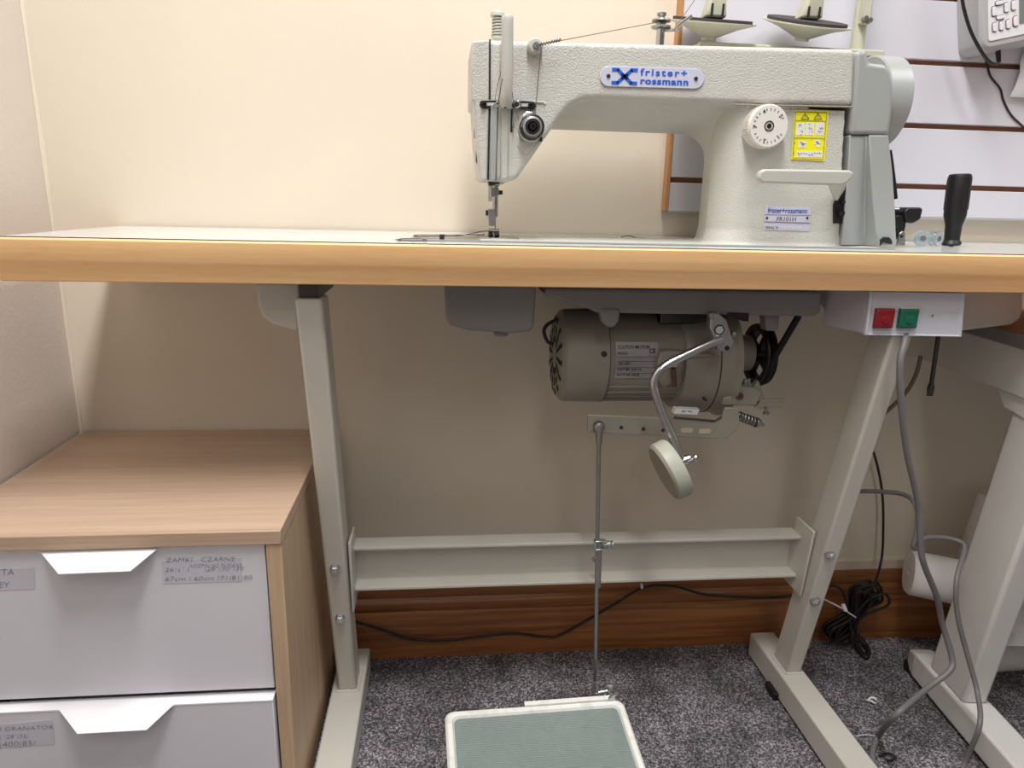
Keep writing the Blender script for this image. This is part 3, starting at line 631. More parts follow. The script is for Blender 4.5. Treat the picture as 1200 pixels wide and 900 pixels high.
# ================================================================== OIL PAN
op = thing('oil_pan', 'dark grey oil pan under the sewing table, above the motor', 'oil pan', (.26, .95, .72))
YO = .895
ZU = ZT-.0503
b = NB(); pan = [(638, 346), (690, 362), (700, 367), (955, 371), (962, 366), (964, 342), (640, 338)]
poly = [S(x, y, YO) for x, y in pan]
for q in poly: q.z = min(q.z, ZU)
prism(b, poly, (0, .15, 0)); finish('pan', b, M['pan'], op, bevel=.004, bseg=3)
b = NB(); tk = [(521, 333), (629, 336), (628, 350), (626, 382), (621, 389), (600, 391), (550, 388), (526, 381), (522, 370)]
poly = [S(x, y, YO) for x, y in tk]
for q in poly: q.z = min(q.z, ZU)
prism(b, poly, (0, .14, 0)); tkk = finish('tank', b, M['pan'], op, bevel=.004, bseg=3)
b = NB(); q = S(587, 391, YO+.02); lathe(b, q+V(0, 0, .003), (0, 0, -1), [(0, .011), (.005, .009), (.006, .004)], 20); finish('drain_plug', b, M['pan'], tkk)
b = NB(); prism(b, [S(x, y, YO-.003) for x, y in ((703, 362), (727, 362), (726, 376), (720, 384), (712, 384), (706, 377))], (0, .02, 0)); finish('pan_lug', b, M['pan'], op, bevel=.003)
b = NB(); prism(b, [S(x, y, YO-.001) for x, y in ((852, 366), (878, 367), (877, 377), (869, 376), (853, 369))], (0, .02, 0)); finish('pan_slot', b, M['black'], op)
b = NB(); prism(b, [S(x, y, YO+.02) for x, y in ((896, 368), (914, 369), (912, 388), (898, 388))], (0, .02, 0)); finish('pan_lug', b, M['pan'], op, bevel=.002)

# ================================================================== CLUTCH MOTOR
mo = thing('clutch_motor', 'beige sewing-table motor hung below the table with pulley and lever', 'motor', (.3, 1.0, .72))
YM = 1.0
c0 = S(652, 416, YM); zm = c0.z
xm = lambda px, py=416, Y=YM-.05: S(px, py, Y).x
x0 = xm(650, 416, YM)
X1, X2, X3, X4, X5, X6, X7 = xm(712), xm(772), xm(800), xm(836), xm(866), xm(890), xm(908)
b = NB(); lathe(b, (x0, YM, zm), (1, 0, 0), [(0, .050), (.002, .060), (.008, .067), (.014, .0685), (X1-x0, .0695)], 64); cap = finish('end_cover', b, M['motor'], mo)
b = NB()
for k in range(14):
    a = 2*PI*k/14; rd = V(0, math.cos(a), math.sin(a)); tg = V(0, -math.sin(a), math.cos(a))
    for r0, r1, w in ((.020, .030, .0025), (.034, .045, .0032), (.049, .058, .0032)):
        q0 = Vector((x0-.0003, YM, zm))+rd*r0; q1 = Vector((x0-.0003 if r1 < .05 else x0+.0012, YM, zm))+rd*r1
        prism(b, [q0-tg*w, q1-tg*w, q1+tg*w, q0+tg*w], (-.0006 if True else 0, 0, 0))
finish('vent_slots', b, M['blackprint'], cap)
b = NB(); tube(b, [S(654, 374, YM-.04), S(642, 380, YM-.04), S(637.5, 388, YM-.04), S(641, 399, YM-.04), S(648, 404, YM-.04)], .0026, 8, 6); finish('wire_loop', b, M['black'], mo)
b = NB(); lathe(b, S(708, 415, YM-.0685), (0, -1, 0), [(-.002, .004), (.001, .004), (.0012, .002), (.0002, .002)], 18); finish('screw', b, M['darksteel'], cap)
b = NB(); lathe(b, (X1, YM, zm), (1, 0, 0), [(0, .0662), (X3-X1, .0665)], 64)
for a in [math.radians(q) for q in (-150, -140, -130, -120, -110, -100, -90, -60, -45, 20, 40, 60)]:
    q = V(0, math.cos(a), math.sin(a)); c = Vector((X1+.002, YM, zm))+q*.067; c2 = c+V(X3-X1-.004, 0, 0); tube(b, [c, c2], .0016, 6)
mb = finish('motor_housing', b, M['motor'], mo)
b = NB(); lathe(b, (X1-.0004, YM, zm), (1, 0, 0), [(0, .0698), (.0008, .0698)], 64); finish('cover_seam', b, M['dark_line'], mo)
# nameplate, curved round the housing
def onc(u, a, r=.0676): return Vector((u, YM-math.cos(a)*r, zm+math.sin(a)*r))
b = NB(); ua, ub = xm(718), xm(767); rings = []
for i in range(9):
    a = math.radians(-16+44*i/8); rings.append([onc(ua, a), onc(ub, a), onc(ub, a, .0684), onc(ua, a, .0684)])
loft(b, rings); nm = finish('rating_plate', b, M['nameplate'], mo)
def ctext(s, u, deg, size, m=M['blackprint'], off=0):
    a = math.radians(deg); p = onc(u, a, .0688); yd = V(0, math.sin(a), math.cos(a)); return text(nm, 'lettering', s, p, size, m, (1, 0, 0), yd, off=off, sx=.9)
ctext('CLUTCH MOTOR', ua+.003, 20, .0065, off=.0001); ctext('CE', ub-.013, 15, .0085, off=.0002); ctext('MODEL', ua+.003, 13, .0048); ctext('SER. NO', ua+.004, 1, .0050); ctext('VOLT 220  AMP 3.6', ua+.003, -6, .0046); ctext('WATT 250  HZ 50', ua+.003, -13, .0046)
b = NB()
for dg_ in (-9.5, -2.5, 5, 10):
    a = math.radians(dg_); q = onc(ua+.002, a, .0686); q2 = onc(ub-.002, a, .0686); tube(b, [q, q2], .0002, 4)
finish('rule_line', b, M['blackprint'], nm)
# clutch housing
b = NB(); lathe(b, (X3-.004, YM, zm-.005), (1, 0, 0), [(0, .064), (.003, .073), (X4-X3+.002, .080), (X5-X3-.014, .082), (X5-X3-.010, .086), (X5-X3-.003, .086), (X5-X3-.001, .080), (X5-X3, .03)], 72); ch = finish('clutch_housing', b, M['motor'], mo)
b = NB(); lathe(b, (X4, YM, zm-.005), (1, 0, 0), [(0, .0800), (.001, .0812), (.002, .0806)], 72); finish('housing_seam', b, M['dark_line'], ch)
for px_, py_ in ((833, 431), (826, 468), (838, 396)):
    b = NB(); q = S(px_, py_, YM-.07); lathe(b, q, (0, -1, 0), [(-.006, .0022), (.003, .0022)], 10); finish('screw', b, M['darksteel'], ch)
b = NB(); prism(b, [S(x, y, YM-.078) for x, y in ((771, 425), (774, 413), (782, 411), (838, 414), (838, 419), (800, 420), (797, 445), (779, 455), (771, 445))], (0, .03, 0)); bx_ = finish('pivot_bracket', b, M['motor'], mo, bevel=.003)
hexbolt(mo, S(789, 425, YM-.079), (0, -.35, 1), .0065, 'pivot_bolt'); b = NB(); cyl(b, S(789, 432, YM-.083), S(791, 453, YM-.083), .0034, 12); finish('pivot_stud', b, M['rust'], mo)
b = NB(); prism(b, [S(x, y, YM-.083) for x, y in ((792, 479), (820, 480), (817, 486), (790, 485))], (0, .012, 0)); sl = finish('barcode_sticker', b, M['whiteplastic'], mo)
ln(b := NB(), [(799, 482), (803, 482.2)], .0008, YM-.0832); ln(b, [(806, 482), (811, 482.4)], .0006, YM-.0832); finish('barcode', b, M['greyprint'], sl)
# mounting plate up to the table
b = NB(); box(b, (X2, YM-.045, zm+.055), (X4+.01, YM+.05, ZU-.001)); box(b, (X3-.01, YM-.01, zm+.05), (X3+.01, YM+.06, ZU)); finish('mount', b, M['darksteel'], mo, bevel=.002)
# hub, pulley, belt
b = NB(); HX = S(864, 420, .975).x; lathe(b, (HX, YM, zm+.004), (1, 0, 0), [(0, .024), (.003, .027), (.028, .027), (.030, .024)], 40); finish('hub', b, M['motor'], mo)
b = NB(); zz = zm+.002; Xq = S(896, 420, .965).x; R = .046
lathe(b, (Xq, YM, zz), (1, 0, 0), [(0, R-.009), (0, R), (.003, R+.001), (.008, R-.006), (.013, R+.001), (.016, R), (.016, R-.009), (.012, R-.010), (.004, R-.010), (0, R-.009)], 56, cap=False); pu = finish('pulley', b, M['black'], mo)
b = NB()
lathe(b, (Xq, YM, zz), (1, 0, 0), [(0, .013), (.016, .013)], 24)
for k in range(4):
    a = PI*k/2+.5; q = V(0, math.cos(a), math.sin(a)); tg = V(0, -math.sin(a), math.cos(a)); c = Vector((Xq+.004, YM, zz)); prism(b, [c+q*.010-tg*.005, c+q*(R-.008)-tg*.004, c+q*(R-.008)+tg*.004, c+q*.010+tg*.005], (.008, 0, 0))
finish('spokes', b, M['black'], pu)
b = NB(); Xb = Xq+.008; rb = R-.002; Zh = hc.z; pts = []
for i in range(25):
    a = -PI*i/24+PI*0; pts.append((Xb, YM-math.cos(PI*i/24)*rb, zz-math.sin(PI*i/24)*rb))
pts = [S(936, 370, .935), *pts, S(903, 368, 1.03)]
tube(b, pts, .0048, 8); finish('drive_belt', b, M['belt'], mo)
# adjuster block, tab, spring screw
b = NB(); prism(b, [S(x, y, YM-.075) for x, y in ((862, 452), (884, 454), (894, 460), (886, 476), (846, 475), (848, 466), (860, 464))], (0, .05, 0)); ab = finish('brake_block', b, M['motor'], mo, bevel=.002)
b = NB(); lathe(b, S(866.5, 464, YM-.0755), (0, -1, 0), [(-.002, .0055), (.002, .0055), (.0024, .0032), (.0010, .003)], 22); finish('adjuster_screw', b, M['rust'], ab)
b = NB()
for x in (866, 873, 877): cyl(b, S(x, 455, YM-.06), S(x+.5, 444, YM-.06), .0028, 10)
finish('block_studs', b, M['zinc'], ab)
b = NB(); prism(b, [S(x, y, YM-.07) for x, y in ((886, 470), (898, 467), (920, 467), (917, 477), (893, 479), (884, 477))], (0, .004, 0)); prism(b, [S(x, y, YM-.07) for x, y in ((884, 452), (889, 446), (896, 466), (886, 476), (882, 476))], (0, .01, 0)); bt = finish('guard_tab', b, M['motor'], mo, bevel=.001)
b = NB(); cyl(b, S(897, 477, YM-.072), S(898, 483, YM-.072), .002, 10); lathe(b, S(898, 483, YM-.072), (0, 0, -1), [(0, .0045), (.003, .0045)], 14); finish('tab_screw', b, M['steel'], mo)
b = NB(); k0, k1 = S(864, 487, YM-.065), S(886, 495, YM-.065); coil(b, k0, k1, .0062, .0013, 6); sp = finish('brake_spring', b, M['steel'], mo)
b = NB(); ax = k1-k0; cyl(b, k0-ax*.2, k1+ax*.42, .0024, 12); lathe(b, k1, ax, [(0, .0075), (.003, .0075), (.003, .0055), (.007, .005)], 18); finish('brake_rod', b, M['steel'], sp)
# lever bar
b = NB(); YL = YM-.085
lev = [(689, 486), (770, 489.5), (838, 494), (846, 490), (850, 478), (866, 478), (867, 496), (862, 506), (852, 513.5), (842, 514.5), (780, 511.5), (689, 507)]
prism(b, [S(x, y, YL) for x, y in lev], (0, .006, 0)); lb = finish('clutch_lever', b, M['motor'], mo, bevel=.0012)
for x, y, w in ((728, 501, .0028), (754, 502.5, .0028), (777, 504, .0028)):
    b = NB(); lathe(b, S(x, y, YL), (0, -1, 0), [(-.001, w), (.0006, w)], 14); finish('hole', b, M['dark_line'], lb)
for x in (805, 826):
    b = NB(); q = S(x, 504.5+(x-805)*.05, YL-.0006); prism(b, [q+V(dx_*.0055+math.cos(a)*.0035, 0, math.sin(a)*.0035) for dx_, a in [(1, -PI/2+PI*i/6) for i in range(7)]+[(-1, PI/2+PI*i/6) for i in range(7)]], (0, .001, 0)); finish('slot', b, M['slot_view'], lb)
b = NB(); tube(b, [S(790, 489, YL-.001), S(838, 493, YL-.001), S(846, 488, YL-.001)], .0012, 6); finish('lever_edge', b, M['dark_line'], lb)

# ================================================================== KNEE LIFTER
kl = thing('knee_lifter', 'chrome rod knee lifter with round grey pad hanging below the oil pan', 'knee lifter', S(790, 470, .86))
YK = .872
b = NB(); bc = [(833, 369), (842, 366.5), (852, 375), (861, 401), (858, 410), (851, 414), (842, 411), (832, 384)]
prism(b, [S(x, y, YK) for x, y in bc], (0, .016, 0)); cb = finish('clamp_block', b, M['nameplate'], kl, bevel=.003, bseg=3)
b = NB(); lathe(b, S(843, 386.5, YK-.0004), (0, -1, 0), [(0, .0068), (.0005, .0068)], 24); finish('bore_rim', b, M['blackprint'], cb)
b = NB(); lathe(b, S(843, 386.5, YK-.0008), (0, -1, 0), [(0, .0052), (.0009, .0052)], 24); finish('shaft_end', b, M['greyplastic'], cb)
b = NB(); lathe(b, S(852, 408, YK-.0004), (0, -1, 0), [(0, .0034), (.0012, .003)], 16); finish('screw', b, M['black'], cb)
b = NB(); cyl(b, S(833, 366, YK+.003), S(835, 374, YK+.004), .0045, 14); finish('clamp_bolt', b, M['steel'], cb); b = NB(); lathe(b, S(857, 391.5, YK+.004), (1, 0, 0), [(0, .004), (.005, .004)], 12); finish('clamp_bolt', b, M['steel'], cb)
b = NB(); cyl(b, S(843, 386, YK+.016), S(846, 378, .93), .0075, 16); finish('lifter_shaft', b, M['darksteel'], kl)
b = NB(); rodp = [(846, 398, .868), (830, 404, .866), (800, 418, .862), (782, 427, .860), (771, 436, .858), (766, 448, .857), (768, 461, .856), (776, 484, .853), (788, 512, .849), (798, 538, .846)]
tube(b, [S(x, y, Y) for x, y, Y in rodp], .0056, 14, 6); finish('rod', b, M['chrome'], kl)
pcn = S(786, 550, .842)
pax = V(-.88, -.08, -.43).normalized()
b = NB(); lathe(b, pcn-pax*.006, pax, [(-.005, .020), (-.0045, .0385), (-.001, .0405), (.014, .0405), (.0165, .038), (.0165, .001)], 56); pd = finish('knee_pad', b, M['padsage'], kl)
b = NB(); lathe(b, pcn+pax*.0106, pax, [(0, .0375), (.0012, .0370)], 56); finish('pad_face', b, M['padrub'], pd)
b = NB(); q = S(803, 540, .846); cyl(b, q-V(.010, 0, .002), q+V(.006, 0, .003), .0062, 16); cyl(b, q+V(.002, -.004, 0), S(815, 536.5, .842), .0030, 12); lathe(b, S(813, 537.5, .842), (1, -.2, .4), [(0, .004), (.002, .0052), (.004, .005), (.005, .003)], 16); finish('pad_joint', b, M['chrome'], kl)

# ================================================================== TREADLE and its ROD
tr_ = thing('treadle_rod', 'thin steel rod linking the motor lever down to the foot pedal', 'rod', S(697, 815, .915))
YL2 = YM-.096
ytr = lambda y: YL2+(.885-YL2)*(y-497)/318
def TR(x, y): return S(x, y, ytr(y))
b = NB(); cyl(b, TR(702, 512), TR(697.5, 800), .0030, 14); finish('rod', b, M['steel'], tr_)
b = NB(); cyl(b, TR(703.5, 636), TR(701.5, 688), .0030, 14); finish('lower_rod', b, M['steel'], tr_)
b = NB(); q = TR(702, 500.5); lathe(b, q+V(0, .006, 0), (0, -1, 0), [(0, .0075), (.007, .0085), (.010, .007), (.012, .003)], 24); jt = finish('ball_joint', b, M['steel'], tr_)
b = NB(); cyl(b, TR(702, 504), TR(702, 520), .0056, 16, .0042); finish('joint_socket', b, M['steel'], tr_)
b = NB(); q = TR(703, 638); box(b, q-V(.009, .005, .0075), q+V(.008, .004, -.0055)); box(b, q-V(.009, .005, -.0055), q+V(.008, .004, .0075)); box(b, q-V(.009, .005, .0075), q+V(-.006, .004, .0075)); cl = finish('rod_clamp', b, M['zinc'], tr_, bevel=.0008)
b = NB(); cyl(b, q+V(.004, -.001, 0), q+V(.018, -.001, 0), .0025, 12); lathe(b, q+V(.010, -.001, 0), (1, 0, 0), [(0, .006), (.004, .006), (.004, .003), (.007, .006), (.0085, .006)], 12); finish('clamp_nut', b, M['zinc'], cl)
b = NB(); q = TR(697.8, 798); q2 = TR(698, 813); cyl(b, q, q2, .0038, 14, .0048); cyl(b, q2+V(-.002, 0, .001), q2+V(.018, 0, .004), .0028, 12); lathe(b, q2, (0, -1, 0), [(-.005, .005), (0, .0058), (.005, .005)], 16); finish('lower_joint', b, M['zinc'], tr_)

pe = thing('foot_pedal', 'white framed treadle pedal with ribbed green rubber, hung over the carpet', 'pedal', (.14, .72, .10))
zP1, zP0 = .125, .085
c = {'bl': Zp(521, 836, zP1), 'br': Zp(729, 821, zP1)}
pl_ = c['bl']; prr = c['br']; wv = (prr-pl_); fv = V(.012, -.285, -.045)
def PE(u, v, h=0): n_ = V(0, -.15, 1).normalized(); return pl_+wv*u+fv*v+n_*h
def rr(m_, rad=.06, n_=5):
    out = []
    for cx, cy, a0_ in ((1-m_-rad, 1-m_-rad*.9, 0), (m_+rad, 1-m_-rad*.9, 1), (m_+rad, m_+rad*.9, 2), (1-m_-rad, m_+rad*.9, 3)):
        for i in range(n_+1): a = (a0_+i/n_)*PI/2; out.append((cx+math.cos(a)*rad, cy+math.sin(a)*rad*.9))
    return out
b = NB(); outr = rr(0, .05); inn = rr(.045, .03)
loft(b, [[PE(u, v, -.012) for u, v in outr], [PE(u, v, .002) for u, v in outr], [PE(u, v, .005) for u, v in rr(.012, .045)], [PE(u, v, .005) for u, v in rr(.036, .034)], [PE(u, v, .001) for u, v in inn]]); pfm = finish('frame', b, M['pedalframe'], pe)
b = NB(); loft(b, [[PE(u, v, 0) for u, v in rr(.046, .03)], [PE(u, v, .0032) for u, v in rr(.048, .03)]]); finish('rubber_mat', b, M['rubber'], pe)
b = NB(); prism(b, [PE(.44, -.01, .0055), PE(.955, -.012, .0055), PE(.955, .012, .0055), PE(.44, .014, .0055)], (0, 0, .003)); finish('back_lip', b, M['pedalframe'], pe, bevel=.0005)
b = NB(); q = TR(715, 812); tube(b, [PE(.90, 0, .003), PE(.965, -.01, .012), q+V(.004, 0, .010), q+V(.001, 0, .012)], .0035, 8, 4, flat=.5); lathe(b, q+V(-.004, 0, 0), (1, 0, 0), [(0, .0055), (.002, .007), (.003, .003)], 16); finish('rod_bracket', b, M['zinc'], pe)
b = NB(); cyl(b, PE(-.53, .55, -.020), V(.585, PE(2.3, .55).y, PE(-.53, .55, -.020).z), .006, 14); finish('axle', b, M['steel'], pe)
for x in (-.15, .598):
    q = PE(0, .55, -.02); b = NB(); box(b, (x-.016, q.y-.015, .045), (x+.016, q.y+.015, q.z+.012)); finish('axle_bracket', b, M['stand'], tb, bevel=.002)

# ================================================================== SWITCH BOX
sw = thing('switch_box', 'grey motor switch box with red and green buttons under table edge', 'switch', S(1070, 345, .86))
YX = .855
b = NB(); case = [(1018, 341), (1128, 343), (1124, 394), (1011, 392)]
pz = [S(x, y, YX+.004) for x, y in case]
bk = [p+V(-.030, .050, .002) for p in pz]
for q in (bk[0], bk[1], pz[0], pz[1]): q.z = min(q.z, ZU-.0002)
loft(b, [[pz[0], pz[1], pz[2], pz[3]], [bk[0], bk[1], bk[2], bk[3]]]); finish('case', b, M['switchcase'], sw, bevel=.003, bseg=3)
b = NB(); rim = [pz[0], pz[1], pz[2], pz[3]]
ctr = sum(rim, V(0, 0, 0))/4
def ins(k, dy, rimv=rim): return [ctr+(p-ctr)*k+V(0, dy, 0) for p in rimv]
loft(b, [ins(1.0, 0), ins(1.0, -.005), ins(.965, -.006), ins(.93, -.0035)]); fp = finish('front_plate', b, M['switchface'], sw, bevel=.0008)
for nm_, x, mm in (('stop_button', 1035.5, 'red'), ('start_button', 1063.5, 'green')):
    b = NB(); q = S(x, 373, YX-.002)
    loft(b, [[q+V(sx*w, -dy, sz*w) for sx, sz in ((-1, -1), (1, -1), (1, 1), (-1, 1))] for w, dy in ((.0132, -.002), (.0128, .003), (.0105, .0055), (.0085, .0048))]); bo = finish(nm_, b, M[mm], sw, bevel=.001)
    b = NB(); lathe(b, q+V(.001, -.0045, -.002), (0, -1, 0), [(0, .0065), (.0008, .006), (.0014, .0045), (.0012, .001)], 24); finish('button_dimple', b, M[mm], bo)
b = NB(); lathe(b, S(1093, 370, YX-.0005), (0, -1, 0), [(0, .0014), (.0006, .0012)], 10); finish('pilot_hole', b, M['greyprint'], sw)
b = NB(); ln(b, [(997, 362), (999, 366)], .0005, YX+.030); ln(b, [(997, 368), (999, 371)], .0005, YX+.030); finish('case_marking', b, M['blackprint'], sw)

# ================================================================== CABLES
def cable(name, pts, r, m, lab, cat='cable', sm_=10):
    b = NB(); tube(b, pts, r, 12, sm_); return tag(finish(name, b, m), lab, cat)
cable('power_cable', [S(1062, 380, .874), S(1061, 390, .862), S(1060, 401, .849), S(1055, 425, .840), S(1056, 470, .840), S(1063, 530, .845), S(1076, 590, .85), S(1079, 640, .85), S(1083, 662, .85), S(1098, 700, .86), S(1104, 730, .87), S(1115, 768, .86), S(1113, 786, .85), S(1085, 808, .84), S(1050, 838, .80), Zp(1030, 862, .012), Zp(1022, 885, .008), Zp(1030, 905, .006), Zp(1060, 925, .006)], .0044, M['greycable'], 'thick grey cable hanging from the switch box down to the carpet')
cable('power_cable', [S(1003, 576, 1.02), S(1030, 576, 1.0), S(1060, 580, .97), S(1074, 595, .93), S(1074, 625, .92), S(1070, 640, .92), S(1075, 642, .925), S(1083, 631, .93), S(1105, 630, .93), S(1125, 635, .92), S(1130, 645, .91), S(1121, 680, .87), S(1122, 720, .86), S(1133, 765, .85), S(1145, 810, .83), S(1148, 850, .78), Zp(1130, 895, .03), Zp(1120, 930, .008)], .0036, M['greycable'], 'thinner grey cable looping over the small white foam roll and desk foot')
cable('power_cable', [S(1079, 417, 1.0), S(1073, 440, 1.0), S(1060, 462, 1.01), S(1036, 485, 1.02)], .0032, M['browncable'], 'short dull brown cable end hanging behind the switch box')
cable('appliance_cord', [S(1020, 520, 1.13), S(1028, 545, 1.13), S(1034, 580, 1.13), S(1035, 620, 1.125), S(1033, 655, 1.115), S(1024, 685, 1.08), S(1012, 696, 1.06)], .0022, M['blackcable'], 'thin black cord running down the back wall into the coil')
cable('appliance_cord', [Zp(1000, 760, .02), S(985, 690, 1.10), S(940, 696, 1.118), S(900, 700, 1.121), S(830, 697, 1.122), S(790, 687, 1.122), S(755, 688, 1.122), S(720, 708, 1.122), S(660, 742, 1.122), S(640, 746, 1.122), S(600, 742, 1.122), S(560, 746, 1.122), S(520, 750, 1.122), S(480, 748, 1.122), S(440, 735, 1.122), S(405, 725, 1.122)], .0024, M['blackcable'], 'black cord sagging along the varnished pine skirting board')
b = NB()
c = S(752, 687, 1.120); box(b, c-V(.002, .003, .0035), c+V(.002, .004, .0035)); tag(finish('cable_clip', b, M['whiteplastic']), 'tiny white clip holding the black cord on the skirting', 'clip')
# coiled black cord
cc = thing('coiled_cord', 'tied bundle of coiled black cord leaning between leg and skirting', 'cord', Zp(1000, 765, 0))
rnd = random.Random(5)
a0_, a1_ = S(1024, 688, 1.085), Zp(975, 748, .022)
b = NB()
for k in range(11):
    dv = (a1_-a0_).normalized(); side = dv.cross(V(0, 1, 0)).normalized(); w = rnd.uniform(.010, .024); off_ = rnd.uniform(-.02, .02); dy = rnd.uniform(-.014, .010)
    st = rnd.uniform(-.012, .012)
    mid = (a0_+a1_)/2
    loop = [a0_+side*off_+dv*st+V(0, dy, 0), a0_+side*(off_+w)+dv*(st+.02)+V(0, dy, 0), mid+side*(w*.4)+V(0, dy, 0), a1_+side*(w+off_*.5)-dv*(.02+st)+V(0, dy, 0), a1_+side*off_*.5+V(0, dy, 0), a1_+side*(-w+off_*.5)-dv*.02+V(0, dy, 0), mid-side*(w*.4)+V(0, dy, 0), a0_+side*(off_-w)+dv*.02+V(0, dy, 0), a0_+side*off_+dv*st+V(0, dy, 0)]
    for p_ in loop: p_.z = max(p_.z, .006); p_.y = min(p_.y, 1.120)
    tube(b, loop, .0026, 6, 6)
finish('loops', b, M['blackcable'], cc)
b = NB(); tube(b, [Zp(990, 740, .03), Zp(1000, 752, .010), Zp(1012, 768, .006), Zp(1017, 768, .006), Zp(1016, 758, .008), Zp(1004, 744, .02)], .005, 8, 6); finish('plug_lead', b, M['blackcable'], cc)
b = NB(); tube(b, [S(965, 702, 1.03), S(985, 712, 1.04), S(1002, 723, 1.045)], .003, 6, 4, flat=.5); tube(b, [S(988, 708, 1.04), S(991, 716, 1.035)], .0035, 6); finish('cable_tie', b, M['whiteplastic'], cc)

# ================================================================== DRAWER CABINET
cbn = thing('drawer_cabinet', 'low oak-effect drawer cabinet with white drawer fronts left of the table', 'cabinet', (-.38, .96, 0))
CX0, CX1, CY0, CY1, CZ = -.583, -.188, .771, 1.148, .44
b = NB(); box(b, (CX0, CY0, CZ-.018), (CX1, CY1, CZ)); finish('top_panel', b, M['oak'], cbn, bevel=.0012)
b = NB(); box(b, (CX1-.0185, CY0+.002, .01), (CX1-.0005, CY1, CZ-.0185)); finish('side_panel', b, M['oakV'], cbn, bevel=.0008)
b = NB(); box(b, (CX0, CY0+.002, .01), (CX0+.018, CY1, CZ-.0185)); finish('side_panel', b, M['oakV'], cbn, bevel=.0008)
b = NB(); box(b, (CX0+.018, CY1-.012, .01), (CX1-.0185, CY1, CZ-.019)); finish('back_panel', b, M['oakV'], cbn)
b = NB(); box(b, (CX0+.018, CY0+.03, .01), (CX1-.0185, CY1-.02, .05)); finish('plinth', b, M['oakV'], cbn)
def drawer(z0, z1, y, ylip, hx, hz, hw):
    b = NB(); box(b, (CX0+.019, y, z0), (CX1-.021, y+.016, z1)); box(b, (CX0+.03, y+.016, z0+.02), (CX1-.03, y+.30, z1-.03))
    dr_ = finish('drawer', b, M['white'], cbn, bevel=.001)
    b = NB(); box(b, (CX0+.019, y-.0006, z1-.0005), (CX1-.021, y+.018, z1+.0012)); finish('top_edge', b, M['whitemetal'], dr_)
    (xa, ya), (xb_, yb), (xc, yc), (xd, yd) = hx
    A, B = S(xa, ya, y-.002), S(xb_, yb, y-.002); C_, D = S(xc, yc, y-.028), S(xd, yd, y-.028)
    b = NB(); th_ = V(0, -.0006, .0012)
    loft(b, [[A, B, C_, D], [A+th_, B+th_, C_+th_, D+th_]]); box(b, (A.x, y-.003, A.z-.0006), (B.x, y+.012, A.z+.0008)); hh = finish('handle', b, M['whitemetal'], dr_)
    return dr_
YD1, YD2 = CY0+.006, CY0-.006
d1 = drawer(.2215, .4185, YD1, 0, [(48, 648), (185, 643.5), (153, 670), (69, 673.5)], 0, 0)
d2 = drawer(.02, .2125, YD2, 0, [(70, 833), (204, 826), (172, 856), (91, 860.5)], 0, 0)
def note(parent, poly, Y, lines):
    b = NB(); prism(b, [S(x, y, Y-.0002) for x, y in poly], (0, -.0003, 0)); o = finish('tape_label', b, M['tape'], parent)
    for s_, x, y, sz, sx in lines: text(parent, 'handwriting', s_, S(x, y, Y-.0008), sz, M['pencil'], V(1, 0, -.01), V(.02, 0, 1), ext=.0001, sx=sx, off=-.00018, shear=.15)
note(d1, [(190, 657), (282, 654), (283, 681), (191, 684)], YD1, [('ZAMKI   CZARNE', 194, 659.0, .0085, 1.2), ('ROZPIN DO PLWANE', 222, 665.0, .0062, 1.0), ('26½" |      |28"|30"|30"', 193, 670.0, .0075, 1.35), ('67cm | 60cm |71|81|80', 193, 681.0, .0080, 1.35)])
note(d1, [(-20, 668), (40, 665), (41, 690), (-20, 693)], YD1, [('YTA', -6, 674, .011, 1.0), ('3PEY', -14, 689, .011, 1.0)])
note(d2, [(-20, 851), (62, 843), (64, 872), (-20, 878)], YD2, [('ZAMKI GRANATOR', -30, 858, .0085, 1.2), ('26| /28"|32|', -10, 866, .0075, 1.2), ('50|400|85/', -14, 876, .0105, 1.2)])

# ================================================================== SECOND TABLE on the right
dk = thing('work_desk', 'partly visible desk at right with brown top and white steel leg', 'desk', (.95, .85, 0))
A = Zp(1060, 787, 0); B = Zp(1153, 900, 0); fd = (A-B).normalized(); sd_ = V(fd.y, -fd.x, 0)   # fd away, sd_ to the right
ftB = A
def DK(s, t_, z): q = ftB-fd*s+sd_*t_; return V(q.x, q.y, z)
b = NB()
prism(b, [DK(.02, 0, 0.006), DK(.02, .055, .006), DK(.60, .055, .006), DK(.60, 0, .006)], (0, 0, .046)); 
loft(b, [[DK(.022, 0, .006), DK(.022, .055, .006), DK(.022, .055, .052), DK(.022, 0, .052)], [DK(-.012, .008, .008), DK(-.012, .047, .008), DK(-.012, .047, .040), DK(-.012, .008, .040)]]); finish('foot', b, M['white_stand'], dk, bevel=.004, bseg=3)
b = NB(); q = DK(-.005, .02, 0); lathe(b, q, (0, 0, 1), [(0, .018), (.012, .018), (.018, .012)], 20); finish('rubber_pad', b, M['black'], dk)
# leaning post, rising toward the viewer
def onplane(x, y, t_=.006):
    """point of the pixel ray on the vertical plane of the leg's left face"""
    d_ = ray(x, y); n_ = sd_; p0 = DK(0, t_, 0); k = (p0-CAMP).dot(n_)/d_.dot(n_); return CAMP+d_*k
p1, p2 = onplane(1088, 783), onplane(1130, 815); p3, p4 = onplane(1186, 482), onplane(1226, 560)
up_ = (p3-p1)
w_ = sd_*.040
b = NB(); bl, bf = p1.copy(), p2.copy(); bl.z = .051; bf.z = .051
bl_t = p3.copy(); 
dep = (bf-bl); bf_t = bl_t+dep.normalized()*dep.length
loft(b, [[bl, bf, bf+w_, bl+w_], [bl_t, bf_t, bf_t+w_, bl_t+w_]]); finish('leg', b, M['white_stand'], dk, bevel=.006, bseg=3)
